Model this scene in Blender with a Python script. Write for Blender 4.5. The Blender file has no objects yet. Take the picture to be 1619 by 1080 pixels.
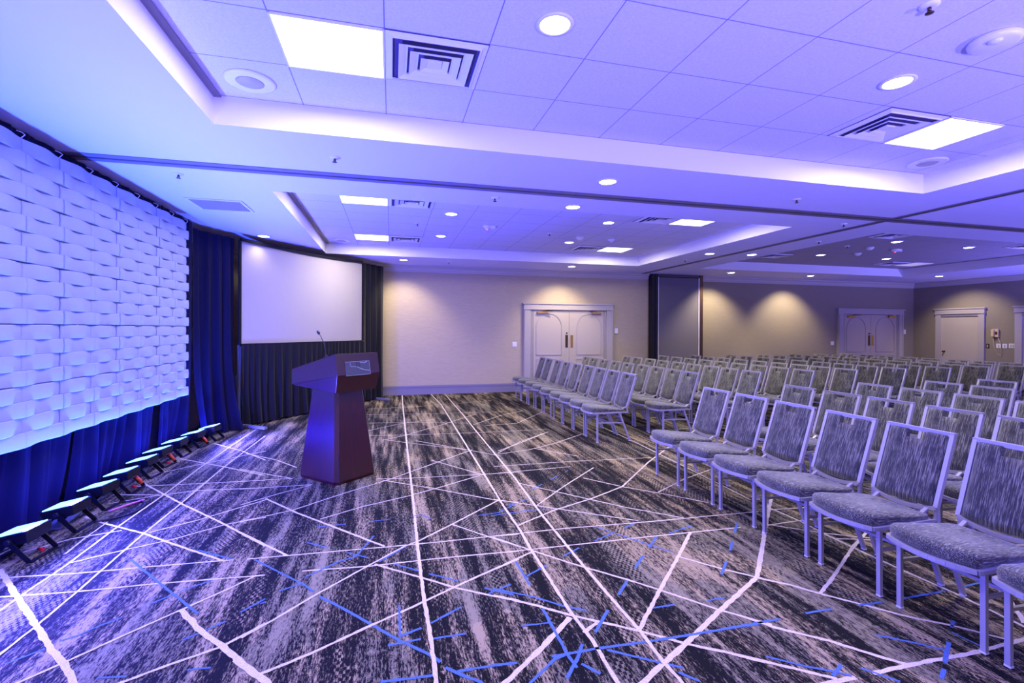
import bpy, bmesh, math, random
from mathutils import Vector, Matrix
PI = math.pi
random.seed(7)
scn = bpy.context.scene
COL = scn.collection

# ------------------------------------------------------------------ materials
def lin(c):
    return tuple(((v/255)/12.92 if v/255 <= .04045 else ((v/255+.055)/1.055)**2.4) for v in c) + (1,)

def new_mat(name):
    m = bpy.data.materials.new(name); m.use_nodes = True
    nt = m.node_tree
    return m, nt, nt.nodes['Principled BSDF']

def plain(name, col, rough=.6, metal=0, spec=.5, emit=None, es=0, bump=0, bscale=200):
    m, nt, b = new_mat(name)
    b.inputs['Base Color'].default_value = lin(col)
    b.inputs['Roughness'].default_value = rough
    b.inputs['Metallic'].default_value = metal
    b.inputs['Specular IOR Level'].default_value = spec
    if emit:
        b.inputs['Emission Color'].default_value = lin(emit)
        b.inputs['Emission Strength'].default_value = es
    if bump:
        n = nt.nodes.new('ShaderNodeTexNoise'); n.inputs['Scale'].default_value = bscale
        n.inputs['Detail'].default_value = 3
        tc = nt.nodes.new('ShaderNodeTexCoord'); nt.links.new(tc.outputs['Object'], n.inputs['Vector'])
        bp = nt.nodes.new('ShaderNodeBump'); bp.inputs['Strength'].default_value = bump
        bp.inputs['Distance'].default_value = .01
        nt.links.new(n.outputs['Fac'], bp.inputs['Height']); nt.links.new(bp.outputs['Normal'], b.inputs['Normal'])
    return m

def N(nt, typ, **kw):
    n = nt.nodes.new(typ)
    for k, v in kw.items(): setattr(n, k, v)
    return n

def math_node(nt, op, a, b=None, c=None):
    n = nt.nodes.new('ShaderNodeMath'); n.operation = op
    for i, v in enumerate((a, b, c)):
        if v is None: continue
        if isinstance(v, (int, float)): n.inputs[i].default_value = v
        else: nt.links.new(v, n.inputs[i])
    return n.outputs[0]

def noise(nt, vec, scale, detail=2, rough=.5, sx=1, sy=1, sz=1):
    mp = nt.nodes.new('ShaderNodeMapping'); mp.inputs['Scale'].default_value = (sx, sy, sz)
    nt.links.new(vec, mp.inputs['Vector'])
    n = nt.nodes.new('ShaderNodeTexNoise'); n.inputs['Scale'].default_value = scale
    n.inputs['Detail'].default_value = detail; n.inputs['Roughness'].default_value = rough
    nt.links.new(mp.outputs[0], n.inputs['Vector'])
    return n.outputs['Fac']

def ramp(nt, fac, stops, interp='LINEAR'):
    r = nt.nodes.new('ShaderNodeValToRGB'); r.color_ramp.interpolation = interp
    e = r.color_ramp.elements
    while len(e) > 1: e.remove(e[-1])
    e[0].position = stops[0][0]; e[0].color = stops[0][1]
    for p, c in stops[1:]:
        x = e.new(p); x.color = c
    nt.links.new(fac, r.inputs[0])
    return r.outputs['Color']

def tile_material(name, x0, px, y0, py, col):
    m, nt, b = new_mat(name)
    tc = N(nt, 'ShaderNodeTexCoord'); sp = N(nt, 'ShaderNodeSeparateXYZ'); nt.links.new(tc.outputs['Object'], sp.inputs[0])
    def dist(o, off, p):
        f = math_node(nt, 'FRACT', math_node(nt, 'DIVIDE', math_node(nt, 'SUBTRACT', o, off - 100*p), p))
        return math_node(nt, 'MULTIPLY', math_node(nt, 'SUBTRACT', .5, math_node(nt, 'ABSOLUTE', math_node(nt, 'SUBTRACT', f, .5))), p)
    d = math_node(nt, 'MINIMUM', dist(sp.outputs[0], x0, px), dist(sp.outputs[1], y0, py))
    groove = math_node(nt, 'LESS_THAN', d, .0034)
    f = noise(nt, tc.outputs['Object'], 60, 4, .7)
    base = ramp(nt, f, [(.3, lin([c*.92 for c in col])), (.7, lin(col))])
    mx = N(nt, 'ShaderNodeMix', data_type='RGBA'); nt.links.new(groove, mx.inputs[0])
    nt.links.new(base, mx.inputs[6]); mx.inputs[7].default_value = lin((125, 120, 140))
    nt.links.new(mx.outputs[2], b.inputs['Base Color']); b.inputs['Roughness'].default_value = .9
    f2 = noise(nt, tc.outputs['Object'], 160, 3, .7)
    bp = N(nt, 'ShaderNodeBump'); bp.inputs['Strength'].default_value = .35; bp.inputs['Distance'].default_value = .004
    nt.links.new(f2, bp.inputs['Height']); nt.links.new(bp.outputs[0], b.inputs['Normal'])
    return m

def fabric_material(name, axis, bright=1):
    m, nt, b = new_mat(name)
    tc = N(nt, 'ShaderNodeTexCoord')
    s = {'x': (.07, 1, .5), 'z': (.006, 1, .045)}[axis]
    f = noise(nt, tc.outputs['Object'], 310, 3, .65, *s)
    g = noise(nt, tc.outputs['Object'], 7, 3, .6)
    k = math_node(nt, 'ADD', math_node(nt, 'MULTIPLY', f, .85), math_node(nt, 'MULTIPLY', g, .22))
    c = ramp(nt, k, [(.42, lin((20, 20, 22))), (.53, lin((50*bright, 49*bright, 42*bright))), (.66, lin((146*bright, 143*bright, 122*bright)))])
    nt.links.new(c, b.inputs['Base Color']); b.inputs['Roughness'].default_value = .75
    b.inputs['Sheen Weight'].default_value = .3
    bp = N(nt, 'ShaderNodeBump'); bp.inputs['Strength'].default_value = .3; bp.inputs['Distance'].default_value = .002
    nt.links.new(f, bp.inputs['Height']); nt.links.new(bp.outputs[0], b.inputs['Normal'])
    return m

def wall_material(name, col):
    m, nt, b = new_mat(name)
    tc = N(nt, 'ShaderNodeTexCoord')
    f = noise(nt, tc.outputs['Object'], 45, 3, .6, .15, .15, 2)
    c = ramp(nt, f, [(.3, lin([v*.94 for v in col])), (.7, lin(col))])
    nt.links.new(c, b.inputs['Base Color']); b.inputs['Roughness'].default_value = .7
    bp = N(nt, 'ShaderNodeBump'); bp.inputs['Strength'].default_value = .1; bp.inputs['Distance'].default_value = .002
    nt.links.new(f, bp.inputs['Height']); nt.links.new(bp.outputs[0], b.inputs['Normal'])
    return m

def carpet_material():
    m, nt, b = new_mat('woven_carpet')
    tc = N(nt, 'ShaderNodeTexCoord'); v = tc.outputs['Object']
    # broad patches running along the length of the hall, broken up by ragged short dashes
    band = noise(nt, v, 1.0, 4, .62, 5.2, .55, 1)
    band2 = noise(nt, v, 1.0, 3, .6, 19, 1.3, 1)
    fine = noise(nt, v, 1.0, 2, .75, 125, 24, 1)
    pix = noise(nt, v, 1.0, 1, .5, 260, 200, 1)
    k = math_node(nt, 'ADD', math_node(nt, 'MULTIPLY', math_node(nt, 'SUBTRACT', band, .5), 1.45),
                  math_node(nt, 'MULTIPLY', math_node(nt, 'SUBTRACT', band2, .5), 1.15))
    k = math_node(nt, 'ADD', k, math_node(nt, 'MULTIPLY', math_node(nt, 'SUBTRACT', fine, .5), 1.5))
    k = math_node(nt, 'ADD', k, math_node(nt, 'MULTIPLY', math_node(nt, 'SUBTRACT', pix, .5), .5))
    k = math_node(nt, 'ADD', k, .5)
    # checker woven patches
    ck = N(nt, 'ShaderNodeTexChecker'); ck.inputs['Scale'].default_value = 1
    mp = N(nt, 'ShaderNodeMapping'); mp.inputs['Scale'].default_value = (62, 44, 1); nt.links.new(v, mp.inputs[0]); nt.links.new(mp.outputs[0], ck.inputs['Vector'])
    pz = noise(nt, v, 1.0, 2, .5, 5.5, 1.1, 1)
    msk = math_node(nt, 'GREATER_THAN', pz, .62)
    k = math_node(nt, 'ADD', k, math_node(nt, 'MULTIPLY', msk, math_node(nt, 'MULTIPLY', math_node(nt, 'SUBTRACT', ck.outputs['Fac'], .5), .32)))
    tone = noise(nt, v, 1.0, 2, .5, 2.2, .8, 1)
    c1 = ramp(nt, k, [(0, lin((16, 15, 16))), (.38, lin((25, 23, 21))), (.50, lin((98, 88, 68))), (.66, lin((162, 144, 110)))], 'CONSTANT')
    c2 = ramp(nt, k, [(0, lin((16, 15, 17))), (.44, lin((30, 28, 28))), (.53, lin((110, 102, 82))), (.74, lin((140, 130, 104)))], 'CONSTANT')
    mx = N(nt, 'ShaderNodeMix', data_type='RGBA'); nt.links.new(math_node(nt, 'GREATER_THAN', tone, .5), mx.inputs[0])
    nt.links.new(c1, mx.inputs[6]); nt.links.new(c2, mx.inputs[7])
    nt.links.new(mx.outputs[2], b.inputs['Base Color']); b.inputs['Roughness'].default_value = .95
    b.inputs['Specular IOR Level'].default_value = .15
    bp = N(nt, 'ShaderNodeBump'); bp.inputs['Strength'].default_value = .5; bp.inputs['Distance'].default_value = .004
    nt.links.new(pix, bp.inputs['Height']); nt.links.new(bp.outputs[0], b.inputs['Normal'])
    return m

def yarn(name, col):
    m, nt, b = new_mat(name)
    tc = N(nt, 'ShaderNodeTexCoord')
    f = noise(nt, tc.outputs['Object'], 220, 2, .7)
    c = ramp(nt, f, [(.3, lin([v*.78 for v in col])), (.6, lin(col))])
    nt.links.new(c, b.inputs['Base Color']); b.inputs['Roughness'].default_value = .95
    b.inputs['Specular IOR Level'].default_value = .1
    return m

def wood_material():
    m, nt, b = new_mat('mahogany_veneer')
    tc = N(nt, 'ShaderNodeTexCoord')
    f = noise(nt, tc.outputs['Object'], 9, 5, .6, 6, 6, .5)
    c = ramp(nt, f, [(.3, lin((34, 4, 9))), (.7, lin((62, 9, 17)))])
    nt.links.new(c, b.inputs['Base Color']); b.inputs['Roughness'].default_value = .6; b.inputs['Specular IOR Level'].default_value = 0
    b.inputs['Coat Weight'].default_value = 1; b.inputs['Coat Roughness'].default_value = .32; b.inputs['Coat IOR'].default_value = 1.65
    return m

M = {}
M['carpet'] = carpet_material()
M['white_yarn'] = yarn('ivory_yarn', (222, 206, 186))
M['blue_yarn'] = yarn('blue_yarn', (88, 118, 176))
M['wall'] = wall_material('woven_wallcovering', (184, 168, 138))
M['wall_dark'] = wall_material('taupe_wallcovering', (142, 131, 112))
M['ceiling'] = plain('blue_lit_ceiling', (218, 214, 240), .8, bump=.05, bscale=30)  # blue-violet of the uplighting mixed into the paint colour
M['reveal'] = plain('painted_reveal', (230, 226, 226), .8)
M['crown'] = plain('painted_crown', (186, 178, 170), .6)
M['tile_near'] = tile_material('ceiling_tile_near', -.65, .608, 3.34, .5525, (218, 214, 238))  # tile colour carries the same blue light tint
M['tile_far'] = tile_material('ceiling_tile_far', -.65, .608, 6.235, .547, (218, 214, 240))  # blue light tinted into these tiles too
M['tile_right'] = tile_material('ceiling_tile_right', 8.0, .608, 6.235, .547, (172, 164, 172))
M['trim'] = plain('painted_trim', (172, 163, 158), .5)
M['base'] = plain('painted_baseboard', (128, 120, 134), .5)
M['leaf'] = plain('painted_door', (182, 170, 156), .45)
M['brass'] = plain('brass', (196, 158, 96), .3, 1)
M['bronze'] = plain('dark_bronze', (88, 66, 52), .4, .8)
M['track'] = plain('track_channel', (70, 62, 66), .5, .3)
M['track_lip'] = plain('track_lip', (118, 110, 124), .6)
M['partition'] = plain('partition_fabric', (104, 99, 104), .9, bump=.1, bscale=300)
M['white_metal'] = plain('white_painted_metal', (226, 223, 228), .5)
M['white_plastic'] = plain('white_plastic', (226, 223, 220), .4)
M['glass_lit'] = plain('lit_diffuser', (255, 255, 255), .5, emit=(255, 250, 246), es=1.8)
M['dim_diffuser'] = plain('faint_glow_diffuser', (200, 196, 206), .5, emit=(200, 190, 235), es=.25)  # faint glow added so the switched-off panel looks pale
M['lamp_lit'] = plain('lit_lamp', (255, 255, 255), .5, emit=(255, 248, 238), es=7)
M['led_face'] = plain('led_face', (10, 20, 40), .6, emit=(95, 150, 255), es=3.2)
M['black_metal'] = plain('black_metal', (24, 24, 28), .45, .4)
M['black_rubber'] = plain('black_rubber', (15, 15, 17), .6)
M['drape'] = plain('black_velour', (17, 16, 21), .8, spec=.2)
M['drape'].node_tree.nodes['Principled BSDF'].inputs['Sheen Weight'].default_value = .15
M['drape'].node_tree.nodes['Principled BSDF'].inputs['Sheen Roughness'].default_value = .4
M['drape_stage'] = plain('blue_lit_velour', (22, 20, 46), .8, spec=.1)  # black velour with the blue stage light put into its colour
M['screen'] = plain('projection_fabric', (174, 165, 154), .85)
M['panel'] = plain('white_moulded_panel', (172, 180, 202), .6)
M['steel'] = plain('brushed_steel', (170, 172, 180), .35, .7)
M['frame'] = plain('silver_powder_coat', (170, 166, 166), .38, .25)
M['fab_seat'] = fabric_material('seat_weave', 'x', 1.0)
M['fab_back'] = fabric_material('back_weave', 'z', .95)
M['glide'] = plain('clear_glide', (220, 220, 222), .3)
M['wood'] = wood_material()
M['pewter'] = plain('pewter_plaque', (84, 86, 98), .4, .4, bump=.5, bscale=35)
M['pewter_dark'] = plain('pewter_dark', (52, 52, 62), .4, .4)
M['pewter_light'] = plain('pewter_light', (185, 185, 198), .35, .4)
M['beige'] = plain('beige_plastic', (208, 184, 142), .45)
M['vent_dark'] = plain('vent_cavity', (70, 62, 90), .8)
M['orange'] = plain('orange_plug', (230, 80, 40), .5)
M['red'] = plain('red_tag', (205, 30, 50), .5)
M['pink'] = plain('pink_label', (225, 120, 170), .5)
M['redled'] = plain('red_indicator', (255, 40, 60), .5, emit=(255, 50, 90), es=4)

# ------------------------------------------------------------------ helpers
class MB:
    def __init__(self): self.bm = bmesh.new()
    def box(self, x0, y0, z0, x1, y1, z1, mi=0):
        vs = [self.bm.verts.new(p) for p in ((x0,y0,z0),(x1,y0,z0),(x1,y1,z0),(x0,y1,z0),(x0,y0,z1),(x1,y0,z1),(x1,y1,z1),(x0,y1,z1))]
        for f in ((0,3,2,1),(4,5,6,7),(0,1,5,4),(1,2,6,5),(2,3,7,6),(3,0,4,7)):
            self.bm.faces.new([vs[i] for i in f]).material_index = mi
        return self
    def hexa(self, pts, mi=0):
        vs = [self.bm.verts.new(p) for p in pts]
        for f in ((0,3,2,1),(4,5,6,7),(0,1,5,4),(1,2,6,5),(2,3,7,6),(3,0,4,7)):
            self.bm.faces.new([vs[i] for i in f]).material_index = mi
        return self
    def bar(self, p, q, w, d, side=(0,1,0), mi=0):
        p = Vector(p); q = Vector(q); t = (q-p).normalized(); s = Vector(side); s = (s - t*s.dot(t)).normalized(); u = t.cross(s)
        a = s*w/2; b = u*d/2
        return self.hexa([p-a-b, p+a-b, p+a+b, p-a+b, q-a-b, q+a-b, q+a+b, q-a+b], mi)
    def quad(self, *pts, mi=0):
        self.bm.faces.new([self.bm.verts.new(p) for p in pts]).material_index = mi
        return self
    def tube(self, pts, r, n=8, mi=0, smooth=True):
        pts = [Vector(p) for p in pts]; rings = []
        for i, p in enumerate(pts):
            t = (pts[min(i+1, len(pts)-1)] - pts[max(i-1, 0)]).normalized()
            a = Vector((0,0,1)) if abs(t.z) < .9 else Vector((1,0,0))
            s = t.cross(a).normalized(); u = s.cross(t)
            rr = r[i] if isinstance(r, (list, tuple)) else r
            rings.append([self.bm.verts.new(p + s*rr*math.cos(2*PI*k/n) + u*rr*math.sin(2*PI*k/n)) for k in range(n)])
        for a, b in zip(rings, rings[1:]):
            for k in range(n):
                f = self.bm.faces.new((a[k], a[(k+1)%n], b[(k+1)%n], b[k])); f.smooth = smooth; f.material_index = mi
        self.bm.faces.new(rings[0][::-1]).material_index = mi; self.bm.faces.new(rings[-1]).material_index = mi
        return self
    def lathe(self, prof, cx=0, cy=0, n=28, mi=0, sx=1, sy=1):
        rings = [[self.bm.verts.new((cx + r*sx*math.cos(2*PI*k/n), cy + r*sy*math.sin(2*PI*k/n), z)) for k in range(n)] for r, z in prof]
        for a, b in zip(rings, rings[1:]):
            for k in range(n):
                f = self.bm.faces.new((a[k], a[(k+1)%n], b[(k+1)%n], b[k])); f.smooth = True; f.material_index = mi
        self.bm.faces.new(rings[0]).material_index = mi; self.bm.faces.new(rings[-1]).material_index = mi
        return self
    def prism(self, outline, z0, z1, mi=0):
        a = [self.bm.verts.new((x, y, z0)) for x, y in outline]; b = [self.bm.verts.new((x, y, z1)) for x, y in outline]
        n = len(a)
        for k in range(n): self.bm.faces.new((a[k], a[(k+1)%n], b[(k+1)%n], b[k])).material_index = mi
        self.bm.faces.new(a[::-1]).material_index = mi; self.bm.faces.new(b).material_index = mi
        return self
    def build(self, name, mats, parent=None, loc=(0,0,0), rotz=0, bevel=0, smooth=False, recalc=True):
        if recalc: bmesh.ops.recalc_face_normals(self.bm, faces=self.bm.faces)
        if bevel:
            bmesh.ops.bevel(self.bm, geom=list(self.bm.edges), offset=bevel, segments=2, affect='EDGES', profile=.6)
        me = bpy.data.meshes.new(name); self.bm.to_mesh(me); self.bm.free()
        for mm in (mats if isinstance(mats, (list, tuple)) else [mats]): me.materials.append(mm)
        if smooth:
            for p in me.polygons: p.use_smooth = True
        o = bpy.data.objects.new(name, me); COL.objects.link(o)
        o.location = loc; o.rotation_euler = (0, 0, rotz)
        if parent: o.parent = parent
        return o

def tag(o, label=None, cat=None, group=None, kind=None):
    if label: o['label'] = label
    if cat: o['category'] = cat
    if group: o['group'] = group
    if kind: o['kind'] = kind
    return o

def thing(name, label, cat, loc=(0,0,0), rotz=0, group=None):
    o = bpy.data.objects.new(name, None); COL.objects.link(o); o.empty_display_size = .1
    o.location = loc; o.rotation_euler = (0, 0, rotz)
    return tag(o, label, cat, group)

def struct(o, label=None, cat=None):
    o['kind'] = 'structure'
    o['label'] = label or o.name.replace('_', ' '); o['category'] = cat or o.name.split('_')[0]
    return o

def dup(root, loc, rotz=None, label=None, group=None):
    r = root.copy(); COL.objects.link(r); r.location = loc
    if rotz is not None: r.rotation_euler = (0, 0, rotz)
    if label: r['label'] = label
    if group: r['group'] = group
    for ch in list(root.children):
        c = ch.copy(); COL.objects.link(c); c.parent = r
        for g in list(ch.children):
            d = g.copy(); COL.objects.link(d); d.parent = c
    return r

ORD = ['zeroth','first','second','third','fourth','fifth','sixth','seventh','eighth','ninth','tenth','eleventh','twelfth']

# ------------------------------------------------------------------ setting
XL, XR, YB, YF = -3.0, 16.12, 11.5, -3.0
ZC, ZT = 3.06, 3.27

# floor: carpet with its woven ivory and blue lines
LINES = [('w',2,[-2.45,3.79,-2.12,3.4,-1.82,3.05,-1.6,2.79,-1.47,2.65,-1.35,2.5,-1.32,2.46]),
('w',1,[-2.41,3.66,-2.37,3.66,-1.93,3.61,-1.56,3.6,-1.03,3.57]),
('w',1,[-2.24,3.4,-2.19,3.4,-1.8,3.36,-1.4,3.35,-0.77,3.3]),
('w',1,[-2.1,3.14,-2.09,3.24,-2.09,3.39,-2.07,3.73,-2.08,4.33,-2.06,5.08,-2.07,6.11,-2.04,7.57,-2.0,8.4]),
('w',1,[-1.82,2.73,-1.81,2.8,-1.8,3.01,-1.8,3.39,-1.82,4.19,-1.81,4.82,-1.82,5.9,-1.77,7.59]),
('w',1,[-1.62,2.54,-1.59,2.56,-1.48,2.66,-1.32,2.82,-1.13,3.0,-0.93,3.19,-0.82,3.31]),
('w',1.2,[-1.18,2.43,-1.15,2.45,-0.99,2.53,-0.8,2.61,-0.64,2.76]),
('w',2.2,[-1.13,3.01,-0.95,2.77,-0.79,2.6,-0.64,2.42,-0.53,2.3,-0.49,2.24]),
('w',1.3,[-2.45,4.68,-2.27,4.52,-1.82,4.19,-1.46,3.88,-1.1,3.58]),
('w',1.3,[-2.54,5.7,-2.09,5.16,-1.76,4.77,-1.34,4.3,-1.07,3.98,-0.87,3.74]),
('w',1,[-2.07,3.78,-1.82,3.91,-1.55,4.03,-1.27,4.23,-1.0,4.31]),
('w',1,[-1.79,4.2,-1.53,4.37,-1.1,4.75]),
('w',1,[-2.49,4.03,-2.29,4.21,-2.01,4.29]),
('w',1,[-2.43,4.97,-2.13,5.1,-1.81,5.17,-1.19,5.11]),
('w',1,[-2.45,5.45,-1.89,5.4,-1.25,5.36]),
('w',1,[-2.48,5.82,-2.15,6.13,-1.54,6.63]),
('w',1.2,[-2.44,6.48,-1.85,6.01,-1.29,5.53]),
('w',1.2,[-2.33,7.24,-1.83,6.7,-1.44,6.18]),
('w',1,[-2.52,5.23,-2.1,5.12]),
('w',0.8,[-2.18,3.94,-2.2,4.19,-2.21,4.51]),
('w',1.1,[-0.73,2.66,-0.61,2.78,-0.44,2.97,-0.15,3.26,0.1,3.5,0.2,3.56,0.5,3.82,0.95,4.23]),
('w',1.2,[-0.57,2.36,-0.37,2.45,-0.11,2.6,0.17,2.75,0.39,2.88,0.61,3.0,0.85,3.12]),
('w',2,[-0.71,2.49,-0.68,2.46,-0.59,2.36,-0.53,2.3,-0.5,2.24]),
('w',1.5,[0.28,13.03,0.24,10.03,0.21,6.21,0.2,4.36,0.19,3.43,0.19,2.83,0.2,2.4,0.2,2.11,0.2,2.07]),
('w',1.4,[0.86,12.9,1.01,9.85,0.99,6.77,0.98,5.03,0.97,4.11,0.98,3.6,0.97,3.22,0.97,2.45,0.99,2.22,0.98,1.92,0.98,1.87]),
('w',1.3,[-1.11,4.78,-0.77,4.35,-0.35,3.88,-0.04,3.53]),
('w',1.3,[-1.12,4.04,-0.89,3.78,-0.69,3.55]),
('w',1,[-0.94,3.56,-0.49,3.54,-0.04,3.52,0.33,3.51,0.69,3.51,0.95,3.5]),
('w',1,[-0.55,3.3,-0.13,3.26,0.2,3.26,0.55,3.25,0.88,3.23]),
('w',1.2,[-0.1,3.28,0.17,3.05,0.39,2.86,0.56,2.74,0.72,2.64]),
('w',1,[-1.18,4.26,-0.82,4.42,-0.43,4.76,-0.01,5.09,0.52,5.6,1.03,6.09]),
('w',1,[-0.56,4.16,-0.23,4.37,0.16,4.54,0.44,4.7,0.93,5.0]),
('w',1,[-0.08,5.08,0.43,4.68,0.95,4.23,1.12,4.14]),
('w',1,[-1.75,6.56,-1.31,6.15,-1.02,5.76]),
('w',1,[-1.62,5.85,-1.29,5.58,-0.99,5.35]),
('w',0.9,[-1.49,5.38,-1.0,5.36]),
('w',0.9,[-1.42,5.12,-0.76,5.1]),
('w',0.9,[-1.29,4.66,-1.02,4.9,-0.76,5.1]),
('w',0.9,[-0.14,5.14,0.2,5.08,0.99,5.03,1.36,5.02]),
('w',1,[0.48,3.8,0.7,3.53,0.9,3.3]),
('w',1,[0.34,6.76,0.96,6.1]),
('w',1,[0.47,5.72,0.98,4.99]),
('w',1.4,[1.21,11.68,1.26,11.39,1.28,8.54,1.27,7.19,1.27,5.91,1.27,4.88,1.24,3.81]),
('w',1.4,[1.24,3.8,1.24,3.06,1.25,2.57,1.26,2.24,1.25,1.99,1.26,1.85,1.25,1.81]),
('w',1.4,[0.59,2.73,0.78,2.59,0.97,2.43,1.25,2.23,1.43,2.08,1.58,1.98,1.74,1.86]),
('w',1.2,[0.97,3.22,1.21,2.94,1.44,2.7,1.58,2.54,1.78,2.29,1.97,2.1]),
('w',2,[0.47,2.02,0.5,2.04,0.71,2.21,0.95,2.42]),
('w',2,[1.05,1.87,1.09,1.89,1.23,1.97,1.42,2.07,1.79,2.28,2.24,2.52]),
('w',1.4,[2.24,2.52,2.61,2.88,3.22,3.5,3.46,3.7]),
('w',1.6,[1.25,2.22,1.53,2.5,1.93,2.89,2.25,3.21]),
('w',1.2,[1.93,2.89,2.1,2.68,2.31,2.47]),
('w',1.2,[0.98,3.65,1.38,3.89,1.8,4.07,2.24,4.31,2.94,5.02,3.59,5.61]),
('w',1,[0.76,3.51,1.34,3.51,2.04,3.47,3.08,3.44]),
('w',1,[0.7,3.24,1.27,3.23,1.93,3.22,2.7,3.2]),
('w',1.1,[0.65,3.02,0.97,3.2]),
('w',1,[0.75,3.49,0.97,3.22]),
('w',1,[1.27,4.04,1.66,4.44,2.23,4.98]),
('w',1,[1.27,4.65,1.65,4.21,2.02,3.79,2.37,3.47]),
('w',1,[0.92,4.27,1.47,3.87,1.97,3.51]),
('w',1,[1.97,4.66,2.24,4.31,2.56,3.99,2.79,3.73]),
('w',1,[2.5,4.08,2.98,4.37,3.47,4.6]),
('w',1,[3.28,5.29,3.25,4.48,3.24,4.06,3.22,3.69]),
('w',0.9,[1.14,5.29,2.07,5.28,3.09,5.21]),
('w',0.9,[1.08,5.03,1.99,5.08]),
('w',1,[1.24,5.78,1.75,5.92,2.19,6.17,2.94,6.75]),
('w',1,[1.34,5.95,1.71,6.28,2.26,6.81]),
('w',1,[1.83,5.96,2.25,5.47]),
('w',1.2,[3.29,6.95,3.3,6.06,3.28,5.29]),
('w',1.5,[0.97,2.28,1.07,2.34]),
('w',1.4,[1.88,2.19,1.96,2.08,2.15,1.92,2.27,1.78,2.36,1.69]),
('w',1.4,[1.65,1.92,1.79,1.82,1.95,1.7]),
('w',1.6,[1.83,1.69,1.9,1.69,2.04,1.69]),
('w',1.6,[2.14,1.69,2.41,1.69,2.72,1.68,3.12,1.69,3.21,1.69]),
('w',1.3,[2.25,2.52,2.39,2.4,2.48,2.28,2.62,2.13,2.74,1.99,2.91,1.85,3.04,1.71]),
('w',1.6,[2.26,2.53,2.55,2.81,2.95,3.21,3.5,3.74]),
('w',1.5,[2.48,2.28,2.69,2.39,3.24,2.71,3.65,2.92]),
('w',1.3,[3.24,3.49,3.26,3.18,3.24,2.93,3.24,2.61,3.25,2.36,3.27,2.09,3.26,1.76]),
('w',1,[3.21,3.45,3.55,3.42]),
('w',1,[2.93,3.18,3.33,3.2,3.59,3.18]),
('w',1,[2.95,3.19,3.25,2.95,3.68,2.7]),
('w',1.7,[3.72,2.14,3.49,1.95,3.3,1.78]),
('w',0.9,[-0.11,6.89,0.2,7.14,0.81,7.79,1.53,8.64]),
('w',0.9,[-0.11,6.94,0.31,6.6,0.96,6.1,1.32,5.7]),
('w',0.9,[1.31,7.67,1.94,8.39,2.46,8.77]),
('w',0.9,[1.49,7.56,2.04,7.63,2.76,8.53]),
('w',0.9,[1.32,5.86,1.74,6.36,2.33,6.88]),
('w',0.8,[-0.34,7.24,0.33,7.14,1.25,7.08,2.36,7.05]),
('w',0.8,[-0.42,9.01,0.69,8.84,2.15,8.76]),
('w',0.8,[-0.45,9.63,0.45,9.7,2.14,10.17]),
('w',0.8,[-0.38,8.2,0.25,8.12,1.25,7.82]),
('w',0.8,[-0.35,7.57,0.12,8.01,0.73,8.29]),
('b',1.3,[-0.4,2.96,-0.27,2.82,-0.16,2.69,-0.05,2.56,0.07,2.42,0.19,2.3,0.23,2.24]),
('b',1.3,[0.25,2.2,0.32,2.13,0.39,2.07,0.41,2.03]),
('d',1.2,[-0.04,2.18,0.07,2.17,0.23,2.16]),
('d',1.2,[0.3,2.16,0.42,2.16,0.59,2.15]),
('b',1.2,[0.05,2.48,0.16,2.52]),
('b',1.2,[-0.01,2.42,0.15,2.43]),
('b',0.8,[0.05,2.76,0.05,2.48]),
('d',1.1,[0.21,2.55,0.39,2.66,0.56,2.75,0.77,2.85]),
('d',1.1,[0.21,2.42,0.38,2.42]),
('d',1,[0.24,3.07,0.43,2.92,0.6,2.78,0.73,2.69]),
('b',1,[-0.9,3.55,-0.71,3.34,-0.51,3.12,-0.44,3.02]),
('b',0.9,[-0.64,3.08,-0.52,3.14]),
('d',1,[-0.59,3.73,-0.36,3.55,-0.12,3.36]),
('b',1,[-0.52,3.21,-0.34,3.37,-0.23,3.42,-0.12,3.73]),
('d',0.9,[-0.56,4.0,-0.17,4.01,0.25,4.05,0.4,3.87]),
('b',1,[-0.8,2.9,-0.7,3.01]),
('b',1,[0.03,3.25,0.18,3.12]),
('b',0.9,[-0.07,3.31,0.03,3.41,0.12,3.51]),
('b',0.9,[0.71,3.93,0.89,3.95,1.12,4.14]),
('b',1.1,[0.6,2.8,0.81,2.66,0.96,2.52,1.06,2.46]),
('b',1.2,[0.47,2.16,0.58,2.15]),
('b',1.2,[0.6,2.01,0.76,2.13,0.83,2.15]),
('b',1.8,[0.83,2.53,0.83,2.33,0.83,2.15,0.84,2.05]),
('b',1.4,[0.75,2.15,0.98,2.15,1.2,2.14,1.49,2.13,1.77,2.13,1.99,2.13]),
('d',1,[0.67,2.41,0.84,2.4]),
('b',1.8,[0.77,2.0,0.86,2.1,0.93,2.2]),
('b',1.2,[0.87,2.07,0.93,1.99]),
('d',1.5,[1.03,2.27,1.16,2.41,1.35,2.6,1.6,2.86,2.04,3.29]),
('b',1.1,[1.03,2.13,1.23,1.99,1.32,1.93]),
('b',1,[1.28,1.91,1.34,1.84]),
('d',1.1,[0.84,2.89,1.08,3.04,1.34,3.19,1.65,3.34,1.92,3.47]),
('b',1.1,[0.82,3.09,0.83,2.79]),
('b',1,[1.58,3.48,1.78,3.17,1.93,2.95]),
('d',1.5,[2.06,2.61,2.36,2.9,2.81,3.36]),
('b',1,[1.78,2.38,1.9,2.38]),
('d',1,[1.41,2.39,1.57,2.39]),
('b',1,[2.08,3.24,2.34,3.32]),
('d',0.9,[1.34,4.44,1.91,4.95]),
('b',0.9,[1.02,4.1,1.3,4.23]),
('b',0.9,[0.84,3.9,1.17,3.94,1.39,3.91]),
('d',1.1,[1.83,2.12,2.02,2.13,2.29,2.14,2.56,2.13,2.75,2.12]),
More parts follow.
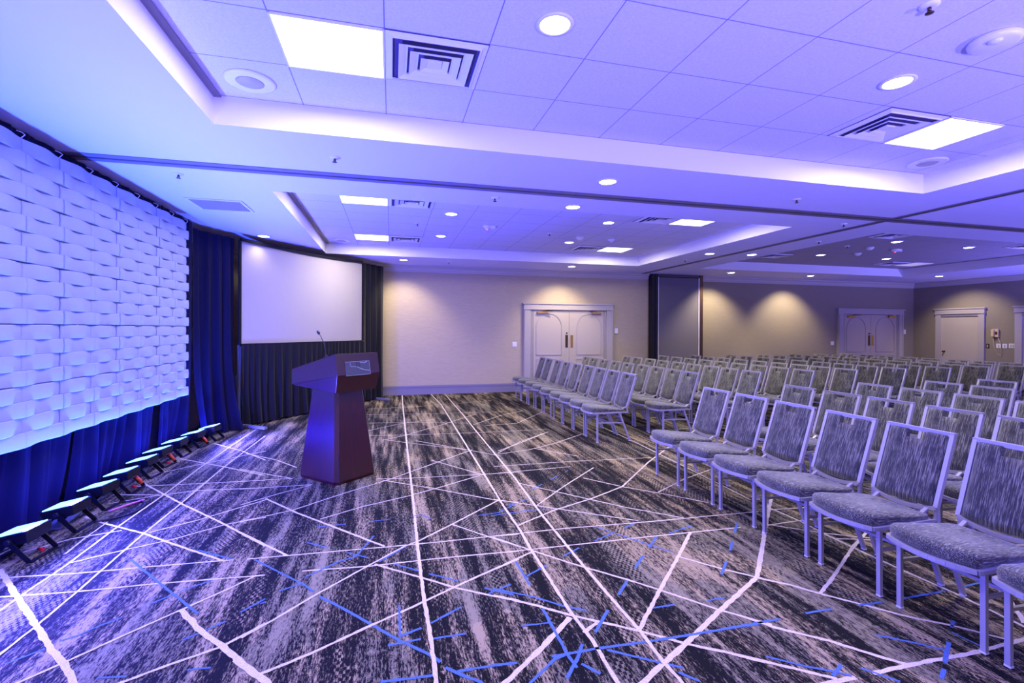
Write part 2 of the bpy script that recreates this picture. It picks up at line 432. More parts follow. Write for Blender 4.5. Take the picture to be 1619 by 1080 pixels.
('b',1.1,[2.91,2.12,3.24,2.12]),
('b',1.1,[1.75,1.9,1.88,1.8,1.98,1.74,2.03,1.7]),
('b',1.4,[1.95,1.72,2.05,1.77]),
('b',1.1,[2.43,1.9,2.56,1.8,2.64,1.73]),
('d',1.5,[2.54,1.66,2.68,1.74,2.95,1.89]),
('b',1,[2.83,1.82,2.85,1.71]),
('d',1,[2.12,1.73,2.21,1.62]),
('b',1.4,[2.41,1.59,2.49,1.63]),
('b',1,[3.39,2.13,3.63,2.14]),
('b',1,[3.1,2.42,3.2,2.46]),
('b',1.1,[-1.7,3.74,-1.38,3.36,-1.08,3.01,-1.02,2.94]),
('b',1,[-1.32,3.11,-1.17,3.25,-1.03,3.34]),
('d',1,[-1.6,2.85,-1.54,2.88,-1.49,2.94,-1.38,3.02]),
('b',1,[-1.73,2.72,-1.63,2.8]),
('b',1,[-1.27,2.51,-1.15,2.49]),
('b',1,[-0.9,2.47,-0.8,2.46]),
('d',1,[-1.01,2.71,-0.85,2.83,-0.82,2.9,-0.69,2.98]),
('b',1,[-1.31,3.78,-1.04,3.58])]
def rnd_lines():
    out = []
    r = random.Random(11)
    for i in range(46):
        x = r.uniform(4.6, 14.5); y = r.uniform(1.5, 11)
        a = r.choice([r.uniform(-.15, .15) + PI/2, r.uniform(-.5, .5), r.uniform(-.2, .2), r.uniform(.5, 1.0)]); L = r.uniform(1.2, 5)
        out.append(('w', r.choice([1, 1, 1.3]), [x-math.cos(a)*L/2, y-math.sin(a)*L/2, x+math.cos(a)*L/2, y+math.sin(a)*L/2]))
    for i in range(24):
        x = r.uniform(4.6, 14.5); y = r.uniform(1.5, 11); a = r.uniform(0, PI); L = r.uniform(.3, 1.0)
        out.append(('b', 1, [x-math.cos(a)*L/2, y-math.sin(a)*L/2, x+math.cos(a)*L/2, y+math.sin(a)*L/2]))
    for i in range(16):   # behind the camera side of the hall
        x = r.uniform(-2.5, 9); y = r.uniform(-2.5, .9); a = r.uniform(0, PI); L = r.uniform(1, 3)
        out.append(('w', 1.2, [x-math.cos(a)*L/2, y-math.sin(a)*L/2, x+math.cos(a)*L/2, y+math.sin(a)*L/2]))
    return out
fl = MB()
fl.quad((XL, YF, 0), (XR, YF, 0), (XR, YB, 0), (XL, YB, 0), mi=0)
rr = random.Random(3)
zoff = 0
for typ, w, co in LINES + rnd_lines():
    zoff = (zoff + 1) % 9
    z = .0012 + zoff*.00012
    pts = [Vector((co[i], co[i+1])) for i in range(0, len(co), 2)]
    hw = (.0072 if typ == 'w' else .0065)*min(w, 2.2 if typ == 'w' else 1.35)
    mi = 1 if typ == 'w' else 2
    step = .028
    path = []
    for a, b in zip(pts, pts[1:]):
        L = (b-a).length; n = max(1, int(L/step))
        for k in range(n): path.append(a + (b-a)*k/n)
    path.append(pts[-1])
    def inside(p): return XL+.02 < p.x < XR-.02 and YF+.02 < p.y < YB-.02
    prev = None; run = 0
    for i, p in enumerate(path):
        t = (path[min(i+1, len(path)-1)] - path[max(i-1, 0)]).normalized(); s = Vector((-t.y, t.x))
        gap = False
        if typ == 'd':
            ph = (i*step) % .34; gap = ph > .22
        if not inside(p) or gap: prev = None; continue
        h1 = hw*rr.uniform(.72, 1.25); h2 = hw*rr.uniform(.72, 1.25)
        cur = (fl.bm.verts.new((p.x+s.x*h1, p.y+s.y*h1, z)), fl.bm.verts.new((p.x-s.x*h2, p.y-s.y*h2, z)))
        if prev:
            f = fl.bm.faces.new((prev[0], prev[1], cur[1], cur[0])); f.material_index = mi
            if f.normal.z < 0: f.normal_flip()
        prev = cur
floor = fl.build('floor', [M['carpet'], M['white_yarn'], M['blue_yarn']], recalc=False)
struct(floor, 'charcoal patterned carpet with ivory and blue crossing lines', 'floor')

# low ceiling with four rectangular trays
TX = [(-1.26, 5.61), (7.28, 13.72)]; TY = [(-2.2, 3.905), (5.65, 10.07)]
xs = [XL-.3, TX[0][0], TX[0][1], TX[1][0], TX[1][1], XR+.3]; ys = [YF, TY[0][0], TY[0][1], TY[1][0], TY[1][1], YB+.2]
c = MB()
for i in range(5):
    for j in range(5):
        if i in (1, 3) and j in (1, 3): continue
        c.quad((xs[i], ys[j], ZC), (xs[i], ys[j+1], ZC), (xs[i+1], ys[j+1], ZC), (xs[i+1], ys[j], ZC))
ceil = c.build('ceiling', M['ceiling'], recalc=False)
struct(ceil, 'smooth painted lower ceiling plane around the recessed trays', 'ceiling')
for i, (a, b) in enumerate(TX):
    for j, (d, e) in enumerate(TY):
        r = MB()
        r.quad((a,d,ZC),(a,d,ZT),(a,e,ZT),(a,e,ZC)); r.quad((a,e,ZC),(a,e,ZT),(b,e,ZT),(b,e,ZC))
        r.quad((b,e,ZC),(b,e,ZT),(b,d,ZT),(b,d,ZC)); r.quad((b,d,ZC),(b,d,ZT),(a,d,ZT),(a,d,ZC))
        o = r.build('trim_%d' % (1+i*2+j), M['reveal'], recalc=False); struct(o, 'vertical step around the recessed ceiling tray', 'trim')
        t = MB(); t.quad((a,d,ZT),(a,e,ZT),(b,e,ZT),(b,d,ZT))
        if i == 0: # dark rim strip along the left edge
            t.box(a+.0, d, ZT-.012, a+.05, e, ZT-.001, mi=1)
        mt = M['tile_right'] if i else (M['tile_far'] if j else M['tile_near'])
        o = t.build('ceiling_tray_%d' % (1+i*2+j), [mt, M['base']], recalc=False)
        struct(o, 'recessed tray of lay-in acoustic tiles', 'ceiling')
        o.name = 'ceiling'

# partition tracks
def track(name, x0, y0, x1, y1, label):
    m = MB()
    if abs(x1-x0) > abs(y1-y0):
        m.box(x0, y0-.02, ZC-.008, x1, y0+.02, ZC-.001, 0)
        m.box(x0, y0-.10, ZC-.007, x1, y0-.02, ZC-.001, 1); m.box(x0, y0+.02, ZC-.007, x1, y0+.10, ZC-.001, 1)
    else:
        m.box(x0-.02, y0, ZC-.0095, x0+.02, y1, ZC-.001, 0)
        m.box(x0-.06, y0, ZC-.0085, x0-.02, y1, ZC-.001, 1); m.box(x0+.02, y0, ZC-.0085, x0+.06, y1, ZC-.001, 1)
    o = m.build(name, [M['track'], M['track_lip']]); struct(o, label, 'trim')
track('trim_5', XL, 4.93, XR, 4.93, 'dark partition track running across the low ceiling')
track('trim_6', 6.48, YF, 6.48, YB-.14, 'dark partition track running down the hall to the pocket door')

# walls
w = MB(); w.box(XL-.1, YB, 0, XR+.1, YB+.1, ZC+.02); struct(w.build('wall_back', M['wall']), 'pale woven wallcovering on the long back wall', 'wall')
w = MB(); w.box(6.7, YB-.012, 0, XR, YB-.001, ZC-.01); struct(w.build('wall_back_right', M['wall_dark']), 'taupe wallcovering right of the partition pocket', 'wall')
w = MB(); w.box(XR, YF, 0, XR+.1, YB, ZC+.02); struct(w.build('wall_right', M['wall_dark']), 'taupe wallcovering on the right end wall', 'wall')
w = MB(); w.box(XL-.1, YF, 0, XL, YB, ZC+.02); struct(w.build('wall_left', M['wall']), 'wall behind the stage drapes', 'wall')

def crown(name, p, q, nrm):
    # stepped cove profile along p->q, nrm points into the room
    prof = [(0, -.15), (.015, -.15), (.02, -.12), (.035, -.11), (.05, -.06), (.085, -.035), (.09, -.012), (.11, -.01), (.11, 0), (0, 0)]
    m = MB(); n = Vector(nrm); rings = []
    for e in (Vector(p), Vector(q)):
        rings.append([m.bm.verts.new((e.x+n.x*a, e.y+n.y*a, ZC-.001+b)) for a, b in prof])
    k = len(prof)
    for i in range(k): m.bm.faces.new((rings[0][i], rings[0][(i+1)%k], rings[1][(i+1)%k], rings[1][i]))
    m.bm.faces.new(rings[0]); m.bm.faces.new(rings[1])
    struct(m.build(name, M['crown']), 'stepped crown moulding along the top of the wall', 'trim')
crown('trim_7', (XL, YB-.012), (6.7, YB-.012), (0, -1)); crown('trim_8', (8.3, YB-.013), (XR, YB-.013), (0, -1))
crown('trim_9', (XR, YF), (XR, YB), (-1, 0)); crown('trim_10', (XL, YF), (XL, YB), (1, 0))

def baseboard(name, boxes, lab):
    m = MB()
    for x0, y0, x1, y1, nx, ny in boxes:
        m.box(x0, y0, 0, x1, y1, .17)
        m.box(x0-(.008 if nx < 0 else 0), y0-(.008 if ny < 0 else 0), .17, x1, y1, .19)
        m.box(x0, y0, .19, x1, y1, .215)
    struct(m.build(name, M['base']), lab, 'baseboard')
baseboard('baseboard_back', [(XL, YB-.022, 3.22, YB-.001, 0, -1), (5.67, YB-.022, 6.7, YB-.001, 0, -1), (8.3, YB-.034, 13.02, YB-.013, 0, -1), (15.64, YB-.034, XR-.03, YB-.013, 0, -1)], 'grey baseboard along the back wall')
baseboard('baseboard_right', [(XR-.022, YF, XR-.001, 7.4, -1, 0), (XR-.022, 8.97, XR-.001, 9.58, -1, 0), (XR-.022, 10.87, XR-.001, YB-.04, -1, 0)], 'grey baseboard along the right wall')

# double doors (local frame: x along the wall, y into the wall)
def double_door(idx, x0, x1, y, lab, dark=False):
    wd = x1-x0
    root = thing('door_%d' % idx, lab, 'door', (x0, y, 0)); root['kind'] = 'structure'
    cs = .17                                           # casing width
    m = MB(); m.box(0, -.07, 0, cs, -.0, 2.08); m.box(wd-cs, -.07, 0, wd, 0, 2.08)
    m.box(.02, -.085, 0, .05, -.07, 2.08); m.box(wd-.05, -.085, 0, wd-.02, -.07, 2.08)
    for k in range(3): m.box(cs+.03*k, -.06+.012*k, 0, cs+.02+.03*k, -.0, 2.05); m.box(wd-cs-.02-.03*k, -.06+.012*k, 0, wd-cs-.03*k, 0, 2.05)
    m.box(0, -.075, 2.08, wd, 0, 2.20); m.box(-.03, -.10, 2.20, wd+.03, 0, 2.235); m.box(-.012, -.09, 2.06, wd+.012, 0, 2.085)
    m.build('door_frame', M['trim'], root)
    a, b = cs+.09, wd-cs-.09; mid = (a+b)/2
    for k, (l, r) in enumerate(((a, mid-.004), (mid+.004, b))):
        m = MB(); m.box(l, -.035, .01, r, -.002, 2.05)
        lf = m.build('door_leaf', M['leaf'], root)
        def mould(z0, z1, arch):
            L, R = l+.13, r-.13
            if k == 0: R = r-.20; L = l+.08
            else: L = l+.20; R = r-.08
            cx, rad = (L+R)/2, (R-L)/2
            pts = [(L, -.04, z0), (R, -.04, z0)]
            if arch:
                zc = z1-rad
                pts += [(cx+rad*math.cos(t), -.04, zc+rad*math.sin(t)) for t in [PI*i/16 for i in range(17)]]
            else: pts += [(R, -.04, z1), (L, -.04, z1)]
            pts.append(pts[0])
            m = MB()
            for p, q in zip(pts, pts[1:]):
                if (Vector(p)-Vector(q)).length > 1e-4: m.bar(p, q, .016, .03, side=(0, 1, 0))
            return m
        mould(.92, 1.97, True).build('arched_moulding', M['trim'], lf)
        mould(.22, .80, False).build('panel_moulding', M['trim'], lf)
        px = mid-.07 if k == 0 else mid+.07
        m = MB(); m.box(px-.035, -.043, 1.10, px+.035, -.035, 1.42)
        if k == 0: m.tube([(px, -.035, 1.47), (px, -.06, 1.47)], .02)
        m.build('push_plate', M['bronze'] if k == 0 else M['brass'], lf)
        cxx = l+.22 if k == 0 else r-.22
        m = MB(); m.box(cxx-.13, -.095, 1.965, cxx+.13, -.04, 2.015); 
        m.build('door_closer', M['brass'], lf)
        m = MB(); s = 1 if k == 0 else -1
        m.bar((cxx, -.1, 2.025), (cxx+s*.26, -.16, 2.03), .025, .012); m.bar((cxx+s*.26, -.16, 2.03), (cxx+s*.1, -.07, 2.045), .02, .012)
        m.build('closer_arm', M['bronze'], lf)
    return root
double_door(1, 3.22, 5.66, YB-.002, 'cream double door with arched panels and brass closers, nearer the stage')
double_door(2, 13.06, 15.62, YB-.014, 'double door with arched panels in the far right corner')

def single_door(idx, y0, y1, lab, knob=True):
    root = thing('door_%d' % idx, lab, 'door', (XR-.002, y0, 0)); root['kind'] = 'structure'
    L = y1-y0; m = MB(); cs = .15
    m.box(-.05, 0, 0, 0, cs, 2.08); m.box(-.05, L-cs, 0, 0, L, 2.08); m.box(-.06, -.01, 2.08, 0, L+.01, 2.2); m.box(-.085, -.03, 2.2, 0, L+.03, 2.235); m.box(-.075, -.015, 2.06, 0, L+.015, 2.085)
    m.build('door_frame', M['trim'], root)
    m = MB(); m.box(-.02, cs, .01, -.001, L-cs, 2.06); lf = m.build('door_leaf', M['leaf'], root)
    if knob:
        m = MB(); ky = L-cs-.08
        m.tube([(-.02, ky, .95), (-.045, ky, .95), (-.055, ky, .95), (-.085, ky, .95), (-.09, ky, .95)], [.03, .012, .012, .03, .015]); m.build('door_knob', M['bronze'], lf)
    m = MB(); m.box(-.05, cs, 1.99, -.02, L-cs, 2.055); m.build('door_header_stop', M['base'], root)
    return root
single_door(3, 9.60, 10.83, 'grey single door with dark knob on the right wall')
single_door(4, 7.55, 8.93, 'second grey door on the right wall, cut by the picture edge', False)

# partition pocket in the back wall
root = thing('partition_pocket_door', 'tall grey fabric-faced partition pocket door between black jambs', 'partition', (6.72, YB-.02, 0))
m = MB(); m.box(.2, -.14, .01, 1.45, 0, 2.97); m.build('pocket_panel', M['partition'], root)
for x in (.19, 1.44):
    m = MB(); m.box(x, -.155, .01, x+.025, -.13, 2.98); m.build('edge_strip', M['white_metal'], root)
m = MB(); m.box(0, -.18, .0, .085, 0, ZC-.012); m.box(.105, -.17, 0, .185, 0, ZC-.012); m.build('jamb', M['black_metal'], root)
m = MB(); m.box(1.47, -.17, .0, 1.56, 0, ZC-.012); m.build('jamb', M['bronze'], root)
m = MB(); m.box(.19, -.15, 2.985, 1.46, 0, ZC-.012); m.build('header', M['track'], root)

# ------------------------------------------------------------------ wall fittings
def plate(x, y, z, lab, cat, right=False, w=.07, h=.115, name='light_switch', gang=1, group=None):
    root = thing(name, lab, cat, (x, y, z), PI/2*-1 if right else 0, group)
    m = MB(); m.box(-w/2, -.008, -h/2, w/2, 0, h/2); m.build('cover_plate', M['white_plastic'], root, bevel=.002)
    for g in range(gang):
        cx = (g-(gang-1)/2)*.045
        m = MB(); m.box(cx-.012, -.014, -.03, cx+.012, -.008, .03); m.build('rocker', M['white_metal'], root)
    return root
plate(3.0, YB-.001, 1.19, 'white switch plate on the pale wall left of the near double door', 'switch', w=.11, gang=2)
plate(12.9, YB-.014, 1.18, 'white switch plate left of the far corner double door', 'switch', w=.12, gang=2)
def sensor(x, y, lab):
    root = thing('room_thermostat', lab, 'thermostat', (x, y, 1.53))
    m = MB(); m.box(-.045, -.035, -.07, .045, 0, .07); m.build('case', M['white_plastic'], root, bevel=.006)
    m = MB(); m.box(-.03, -.038, .01, .03, -.034, .05); m.build('face', M['white_metal'], root)
sensor(5.77, YB+.003, 'white thermostat box on the wall right of the near double door')
sensor(15.72, YB-.009, 'white thermostat box right of the far corner double door')
# right wall: rotated so local -y points to -x
def rplate(y, z, lab, w, gang, mat=None, name='wall_socket', cat='socket', h=.12):
    root = thing(name, lab, cat, (XR-.001, y, z))
    m = MB(); m.box(-.01, -w/2, -h/2, 0, w/2, h/2); m.build('cover_plate', mat or M['white_plastic'], root, bevel=.002)
    for g in range(gang):
        cy = (g-(gang-1)/2)*.05
        m = MB(); m.box(-.015, cy-.014, -.035, -.01, cy+.014, .035); m.build('insert', M['trim'], root)
rplate(9.54, 1.15, 'small dark socket plate on the right wall beside the door casing', .07, 1, M['bronze'])
rplate(9.29, 1.16, 'white wall plate directly below the beige wall telephone', .11, 1)
rplate(9.16, 1.16, 'white wall plate in the middle of the row below the telephone', .10, 1)
rplate(9.0, 1.17, 'widest white wall plate, right end of the row beside the telephone', .14, 2)
ph = thing('wall_telephone', 'beige wall telephone with hanging cord on the right wall', 'telephone', (XR-.001, 9.35, 1.51))
m = MB(); m.box(-.05, -.07, -.11, 0, .07, .11); m.build('telephone_base', M['beige'], ph, bevel=.008)
m = MB(); m.box(-.085, -.035+.05, -.1, -.05, .035+.05-.01, .1); m.build('handset', M['beige'], ph, bevel=.01)
m = MB(); m.box(-.054, -.05, -.04, -.05, 0, .04); m.build('keypad', M['bronze'], ph)
m = MB(); m.tube([(-.03, .05, -.1), (-.03, .045, -.25), (-.02, .03, -.40), (-.02, -.05, -.58), (-.02, -.12, -.62), (-.02, -.13, -.5), (-.02, -.11, -.3), (-.03, -.06, -.12)], .006, 6); m.build('telephone_cord', M['beige'], ph)

# ------------------------------------------------------------------ ceiling fittings
def make_downlight():
    root = thing('downlight', 'round recessed downlight', 'ceiling light')
    m = MB(); m.lathe([(.105, 0), (.108, -.006), (.085, -.01), (.082, -.004)]); m.build('trim_ring', M['white_metal'], root)
    m = MB(); m.lathe([(.083, -.005), (.06, -.012), (.002, -.014)]); m.build('lens', M['lamp_lit'], root)
    return root
dl0 = make_downlight(); used = [False]
def downlight(x, y, z, label, group):
    if not used[0]:
        used[0] = True; dl0.location = (x, y, z); dl0['label'] = label; dl0['group'] = group; return dl0
    return dup(dl0, (x, y, z), None, label, group)
G1 = 'downlights in the ceiling trays'; G2 = 'downlights in the low ceiling'
TD = [(.88, 2.51, 'round downlight right of the big air diffuser in the nearest tray'),
      (3.35, 2.50, 'round downlight beside the diffuser in the right half of the nearest tray'),
      (.86, 7.03, 'round downlight right of the front diffuser in the tray above the screen'),
      (3.35, 6.95, 'round downlight at the right of the far tray, midway to its front lit panel'),
      (.88, 8.75, 'round downlight near the back diffuser in the tray above the screen'),
      (3.37, 8.72, 'round downlight left of the back right lit panel in the far tray'),
      (9.36, 6.98, 'left front downlight in the far right tray'), (11.39, 7.07, 'right front downlight in the far right tray'),
      (9.39, 8.66, 'left back downlight in the far right tray'), (11.35, 8.70, 'right back downlight in the far right tray')]
for x, y, l in TD: downlight(x, y, ZT, l, G1)
LD = [(2.11, 4.40, 'brightest round downlight just in front of the ceiling track'),
      (2.14, 5.42, 'round downlight just behind the ceiling track'),
      (6.03, 8.04, 'downlight left of the ceiling track, in front of the partition pocket'),
      (6.9, 7.92, 'downlight right of the ceiling track, in front of the partition pocket'),
      (-2.0, 8.44, 'downlight in the low ceiling above the top left of the projection screen'),
      (14.48, 9.67, 'downlight in the low ceiling near the right wall'),
      (.26, 10.56, 'downlight washing the wall right of the projection screen drape'),
      (4.15, 10.56, 'downlight washing the wall above the near double door'),
      (8.57, 10.56, 'downlight washing the wall just right of the partition pocket'),
      (11.11, 10.56, 'downlight washing the wall left of the far double door')]
for x, y, l in LD: downlight(x, y, ZC, l, G2)

def make_panel_light():
    root = thing('panel_light', 'square lit ceiling panel', 'ceiling light')
    m = MB()
    for a in ((-.304, -.274, .304, -.262), (-.304, .262, .304, .274), (-.304, -.274, -.292, .274), (.292, -.274, .304, .274)): m.box(a[0], a[1], -.012, a[2], a[3], -.001)
    m.build('panel_frame', M['white_metal'], root)
    m = MB(); m.box(-.292, -.262, -.008, .292, .262, -.002); m.build('diffuser', M['glass_lit'], root)
    return root
pl0 = make_panel_light(); first = [True]
def panel_light(x, y, label):
    if first[0]: first[0] = False; r = pl0; r.location = (x, y, ZT); r['label'] = label
    else: r = dup(pl0, (x, y, ZT), None, label)
    r['group'] = 'square lit ceiling panels'
    return r
PL = [(-.346, 3.064, 'largest square lit panel, in the nearest tray beside the big diffuser'),
      (4.60, 3.064, 'square lit panel at the right corner of the nearest tray'),
      (-.346, 6.50, 'front left lit panel in the tray above the screen'),
      (-.346, 9.22, 'back left lit panel in the tray above the screen'),
      (4.60, 6.50, 'front right lit panel in the far tray, beside its diffuser'),
      (4.60, 9.25, 'back right lit panel in the far tray')]
for p in PL: panel_light(*p)
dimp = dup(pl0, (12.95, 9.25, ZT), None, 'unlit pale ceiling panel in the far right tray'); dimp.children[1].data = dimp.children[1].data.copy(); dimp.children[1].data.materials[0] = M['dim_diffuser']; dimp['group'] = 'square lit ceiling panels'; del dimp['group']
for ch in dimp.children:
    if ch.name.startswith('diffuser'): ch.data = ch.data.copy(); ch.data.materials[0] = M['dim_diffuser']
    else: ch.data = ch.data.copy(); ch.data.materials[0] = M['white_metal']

def make_diffuser():
    root = thing('air_diffuser', 'square ceiling air diffuser with nested louvres', 'air vent')
    m = MB(); m.box(-.304, -.274, -.006, .304, .274, -.001); m.build('backing', M['vent_dark'], root)
    def ring(s0, s1, z0, z1):
        m = MB(); k = .9
        o = [(-s0, -s0*k, z0), (s0, -s0*k, z0), (s0, s0*k, z0), (-s0, s0*k, z0)]; i = [(-s1, -s1*k, z1), (s1, -s1*k, z1), (s1, s1*k, z1), (-s1, s1*k, z1)]
        for a in range(4):
            b = (a+1) % 4
            m.quad(o[a], o[b], i[b], i[a])
            # thin lip
            m.bar(i[a], i[b], .012, .008, side=(0, 0, 1))
        return m
    ring(.302, .262, -.006, -.016).build('outer_frame', M['white_metal'], root, recalc=False)
    for s in (.222, .155, .088): ring(s, s-.050, -.030, -.008).build('louvre', M['white_metal'], root, recalc=False)
    m = MB(); m.box(-.045, -.04, -.022, .045, .04, -.012); m.build('centre_plate', M['white_metal'], root)
    return root
df0 = make_diffuser()
DF = [(.262, 3.064, 'large square air diffuser in the nearest tray beside the lit panel'), (3.99, 3.064, 'square air diffuser left of the lit panel at the right of the nearest tray'),
      (.262, 6.50, 'front left air diffuser in the tray above the screen'), (.262, 9.22, 'back left air diffuser in the tray above the screen'),
      (3.99, 6.50, 'front right air diffuser in the far tray'), (3.99, 9.25, 'back right air diffuser in the far tray'),
      (8.66, 6.50, 'front left air diffuser in the far right tray'), (12.3, 6.60, 'air diffuser at the right edge of the picture in the far right tray'),
      (12.24, 9.25, 'back air diffuser beside the unlit panel in the far right tray'), (8.45, 9.0, 'back left air diffuser in the far right tray')]
for k, (x, y, l) in enumerate(DF):
    if k == 0: df0.location = (x, y, ZT); df0['label'] = l; df0['group'] = 'square air diffusers'
    else: dup(df0, (x, y, ZT), None, l, 'square air diffusers')

# return grille in the low ceiling
g = thing('return_air_grille', 'long slatted return air grille in the low ceiling left of the tray', 'air vent', (-2.0, 6.45, ZC))
m = MB(); m.box(-.27, -.24, -.004, .27, .24, -.001); m.build('backing', M['vent_dark'], g)
m = MB()
for a in ((-.3, -.27, .3, -.24), (-.3, .24, .3, .27), (-.3, -.24, -.27, .24), (.27, -.24, .3, .24)): m.box(a[0], a[1], -.012, a[2], a[3], -.001)
m.build('grille_frame', M['white_metal'], g)
m = MB()
for k in range(22): m.bar((-.265+k*.0252, -.24, -.007), (-.265+k*.0252, .24, -.007), .013, .003, side=(1, 0, .5))
m.build('slats', M['trim'], g)

def speaker(x, y, lab):
    r = thing('ceiling_speaker', lab, 'ceiling speaker', (x, y, ZT), 0, 'round ceiling speakers')
    m = MB(); m.lathe([(.162, 0), (.164, -.008), (.145, -.014), (.088, -.011)]); m.build('speaker_bezel', M['white_metal'], r)
    m = MB(); m.lathe([(.088, -.011), (.08, -.015), (.002, -.016)]); m.build('speaker_grille', M['trim'], r)
speaker(-.945, 3.62, 'round ceiling speaker in the left corner of the nearest tray')
speaker(5.25, 3.62, 'round ceiling speaker in the right corner of the nearest tray')
speaker(-.93, 9.72, 'round ceiling speaker at the back left corner of the far tray')

r = thing('wireless_access_disc', 'large round disc-shaped sensor with glass eye on the nearest tray ceiling', 'ceiling device', (3.40, 1.99, ZT))
m = MB(); m.lathe([(.115, 0), (.122, -.012), (.116, -.03), (.10, -.038), (.002, -.04)]); m.build('housing', M['white_plastic'], r)
m = MB(); m.lathe([(.033, -.036), (.033, -.046), (.024, -.054), (.002, -.057)], cx=-.055, cy=-.035); m.build('glass_eye', M['glide'], r)

def sprinkler(x, y, z, lab, cat='sprinkler'):
    r = thing('fire_sprinkler', lab, cat, (x, y, z), 0, 'fire sprinklers')
    m = MB(); m.lathe([(.045, .003), (.045, -.006), (.03, -.012), (.02, -.012)]); m.build('escutcheon', M['white_metal'], r)
    m = MB(); m.tube([(0, 0, -.01), (0, 0, -.03)], .009); m.lathe([(.002, -.038), (.02, -.04), (.02, -.043), (.002, -.044)], n=12)
    m.bar((.01, 0, -.026), (.006, 0, -.04), .004, .004); m.bar((-.01, 0, -.026), (-.006, 0, -.04), .004, .004)
    m.build('sprinkler_head', M['bronze'], r)
for x, y, z, l in [(-.48, 4.40, ZC, 'sprinkler head in front of the track, below the nearest tray corner'), (-2.0, 5.26, ZC, 'sprinkler head left of the far tray, near the return grille'),
    (1.14, 5.28, ZC, 'sprinkler head just behind the track left of the round downlights'), (4.47, 4.44, ZC, 'sprinkler head in front of the track at the right'),
    (6.14, 5.30, ZC, 'sprinkler head close to where the two tracks cross'), (1.25, 10.62, ZC, 'sprinkler head by the back wall crown right of the screen'),
    (6.07, 8.9, ZC, 'sprinkler head near the track in front of the pocket door'), (6.95, 6.45, ZC, 'sprinkler head just right of the long track'),
    (.41, 7.80, ZT, 'sprinkler head between the two left diffusers of the far tray'), (2.72, 8.0, ZT, 'sprinkler head in the middle of the far tray'),
    (2.72, 1.87, ZT, 'sprinkler head at the top edge of the picture in the nearest tray'), (8.9, 7.6, ZT, 'sprinkler head in the far right tray')]: sprinkler(x, y, z, l)

def smoke(x, y, lab, red=False):
    r = thing('smoke_detector', lab, 'smoke detector', (x, y, ZT), 0, 'smoke detectors')
    m = MB(); m.lathe([(.07, 0), (.075, -.02), (.05, -.035), (.04, -.055), (.002, -.06)]); m.build('detector_base', M['white_plastic'], r)
    if red:
        m = MB(); m.box(.05, -.05, -.05, .13, .05, -.002); m.build('strobe_lens', M['white_metal'], r)
        m = MB(); m.lathe([(.012, -.06), (.008, -.068), (.002, -.07)], n=10); m.build('indicator_light', M['redled'], r)
smoke(1.53, 7.69, 'strobe smoke detector with red indicator in the tray above the screen', True)
smoke(3.37, 8.18, 'white cone-shaped smoke detector left of the back right panel'); smoke(4.02, 8.2, 'white smoke detector just in front of the back right lit panel')
smoke(10.2, 7.64, 'smoke detector with red indicator in the far right tray', True); smoke(9.48, 7.6, 'white smoke detector in the far right tray, front one'); smoke(9.95, 8.25, 'white smoke detector in the far right tray, rear one')

# ------------------------------------------------------------------ drapes
def drape_mesh(path, z0, z1, wave=.16, amp=.045, flare=0, nrm=None, seed=0, nz=14):
    # path: plan polyline; folds stand off it, growing toward the hem
    r = random.Random(seed)
    pts = [Vector(p) for p in path]; seg = [(b-a).length for a, b in zip(pts, pts[1:])]; L = sum(seg)
    n = int(L/.016); m = MB(); cols = []
    ph = 0; 
    for i in range(n+1):
        s = L*i/n; d = s; k = 0
        while k < len(seg)-1 and d > seg[k]: d -= seg[k]; k += 1
        t = (pts[k+1]-pts[k]).normalized(); base = pts[k] + t*d; nn = Vector((-t.y, t.x))
        if nrm and nn.dot(Vector(nrm)) < 0: nn = -nn
        ph += 2*PI*.016/(wave*(1 + .35*math.sin(s*3.1+seed)))
        col = []
        for j in range(nz+1):
            v = j/nz; z = z0 + (z1-z0)*v; h = 1-v
            a = amp*(.30 + 1.0*h)
            off = a*(math.sin(ph) + .35*math.sin(2.3*ph + seed + h*1.2)) + flare*max(0, h-.55)**2*5*(1+.6*math.sin(s*7+seed))
            lat = .02*math.sin(ph*.5 + h*3)*h
            col.append(m.bm.verts.new((base.x + nn.x*off + t.x*lat, base.y + nn.y*off + t.y*lat, z)))
        cols.append(col)
    for a, b in zip(cols, cols[1:]):
        for j in range(nz):
            f = m.bm.faces.new((a[j], b[j], b[j+1], a[j+1])); f.smooth = True
    return m
DW = -2.70
segs = [(1.2, 3.3), (3.3, 5.05), (5.05, 6.6), (6.6, 7.55)]
labs = ['black stage drape panel at the near end of the wave wall, partly outside the picture', 'black velour drape behind and below the nearest part of the wave wall',
        'black velour drape below the middle of the wave wall', 'black velour drape below the far end of the wave wall']
for k, ((a, b), l) in enumerate(zip(segs, labs)):
    o = drape_mesh([(DW, a), (DW, b)], .01, 3.045, .26, .028, -.10, (1, 0), seed=k+1).build('stage_drape', M['drape_stage'], recalc=False)
    tag(o, l, 'drape', 'black stage drapes along the left wall')
o = drape_mesh([(DW, 7.56), (-2.66, 7.75), (-2.38, 8.28)], .01, 2.97, .26, .05, .12, (1, -.6), seed=9).build('stage_drape', M['drape_stage'], recalc=False)
tag(o, 'tall bright blue-lit drape in the corner between wave wall and projection screen', 'drape', 'black stage drapes along the left wall')
r = thing('drape_support_pipe', 'thin metal pipe carrying the stage drapes along the left wall', 'pipe', (DW, 0, 0))
m = MB(); m.tube([(-.07, 1.2, 3.02), (-.07, 7.6, 3.02)], .02, 8); m.build('crossbar', M['steel'], r)
for y in (1.2, 4.6, 7.6):
    m = MB(); m.tube([(-.24, y, 0.0), (-.24, y, 3.0)], .022, 8); m.build('upright', M['steel'], r)
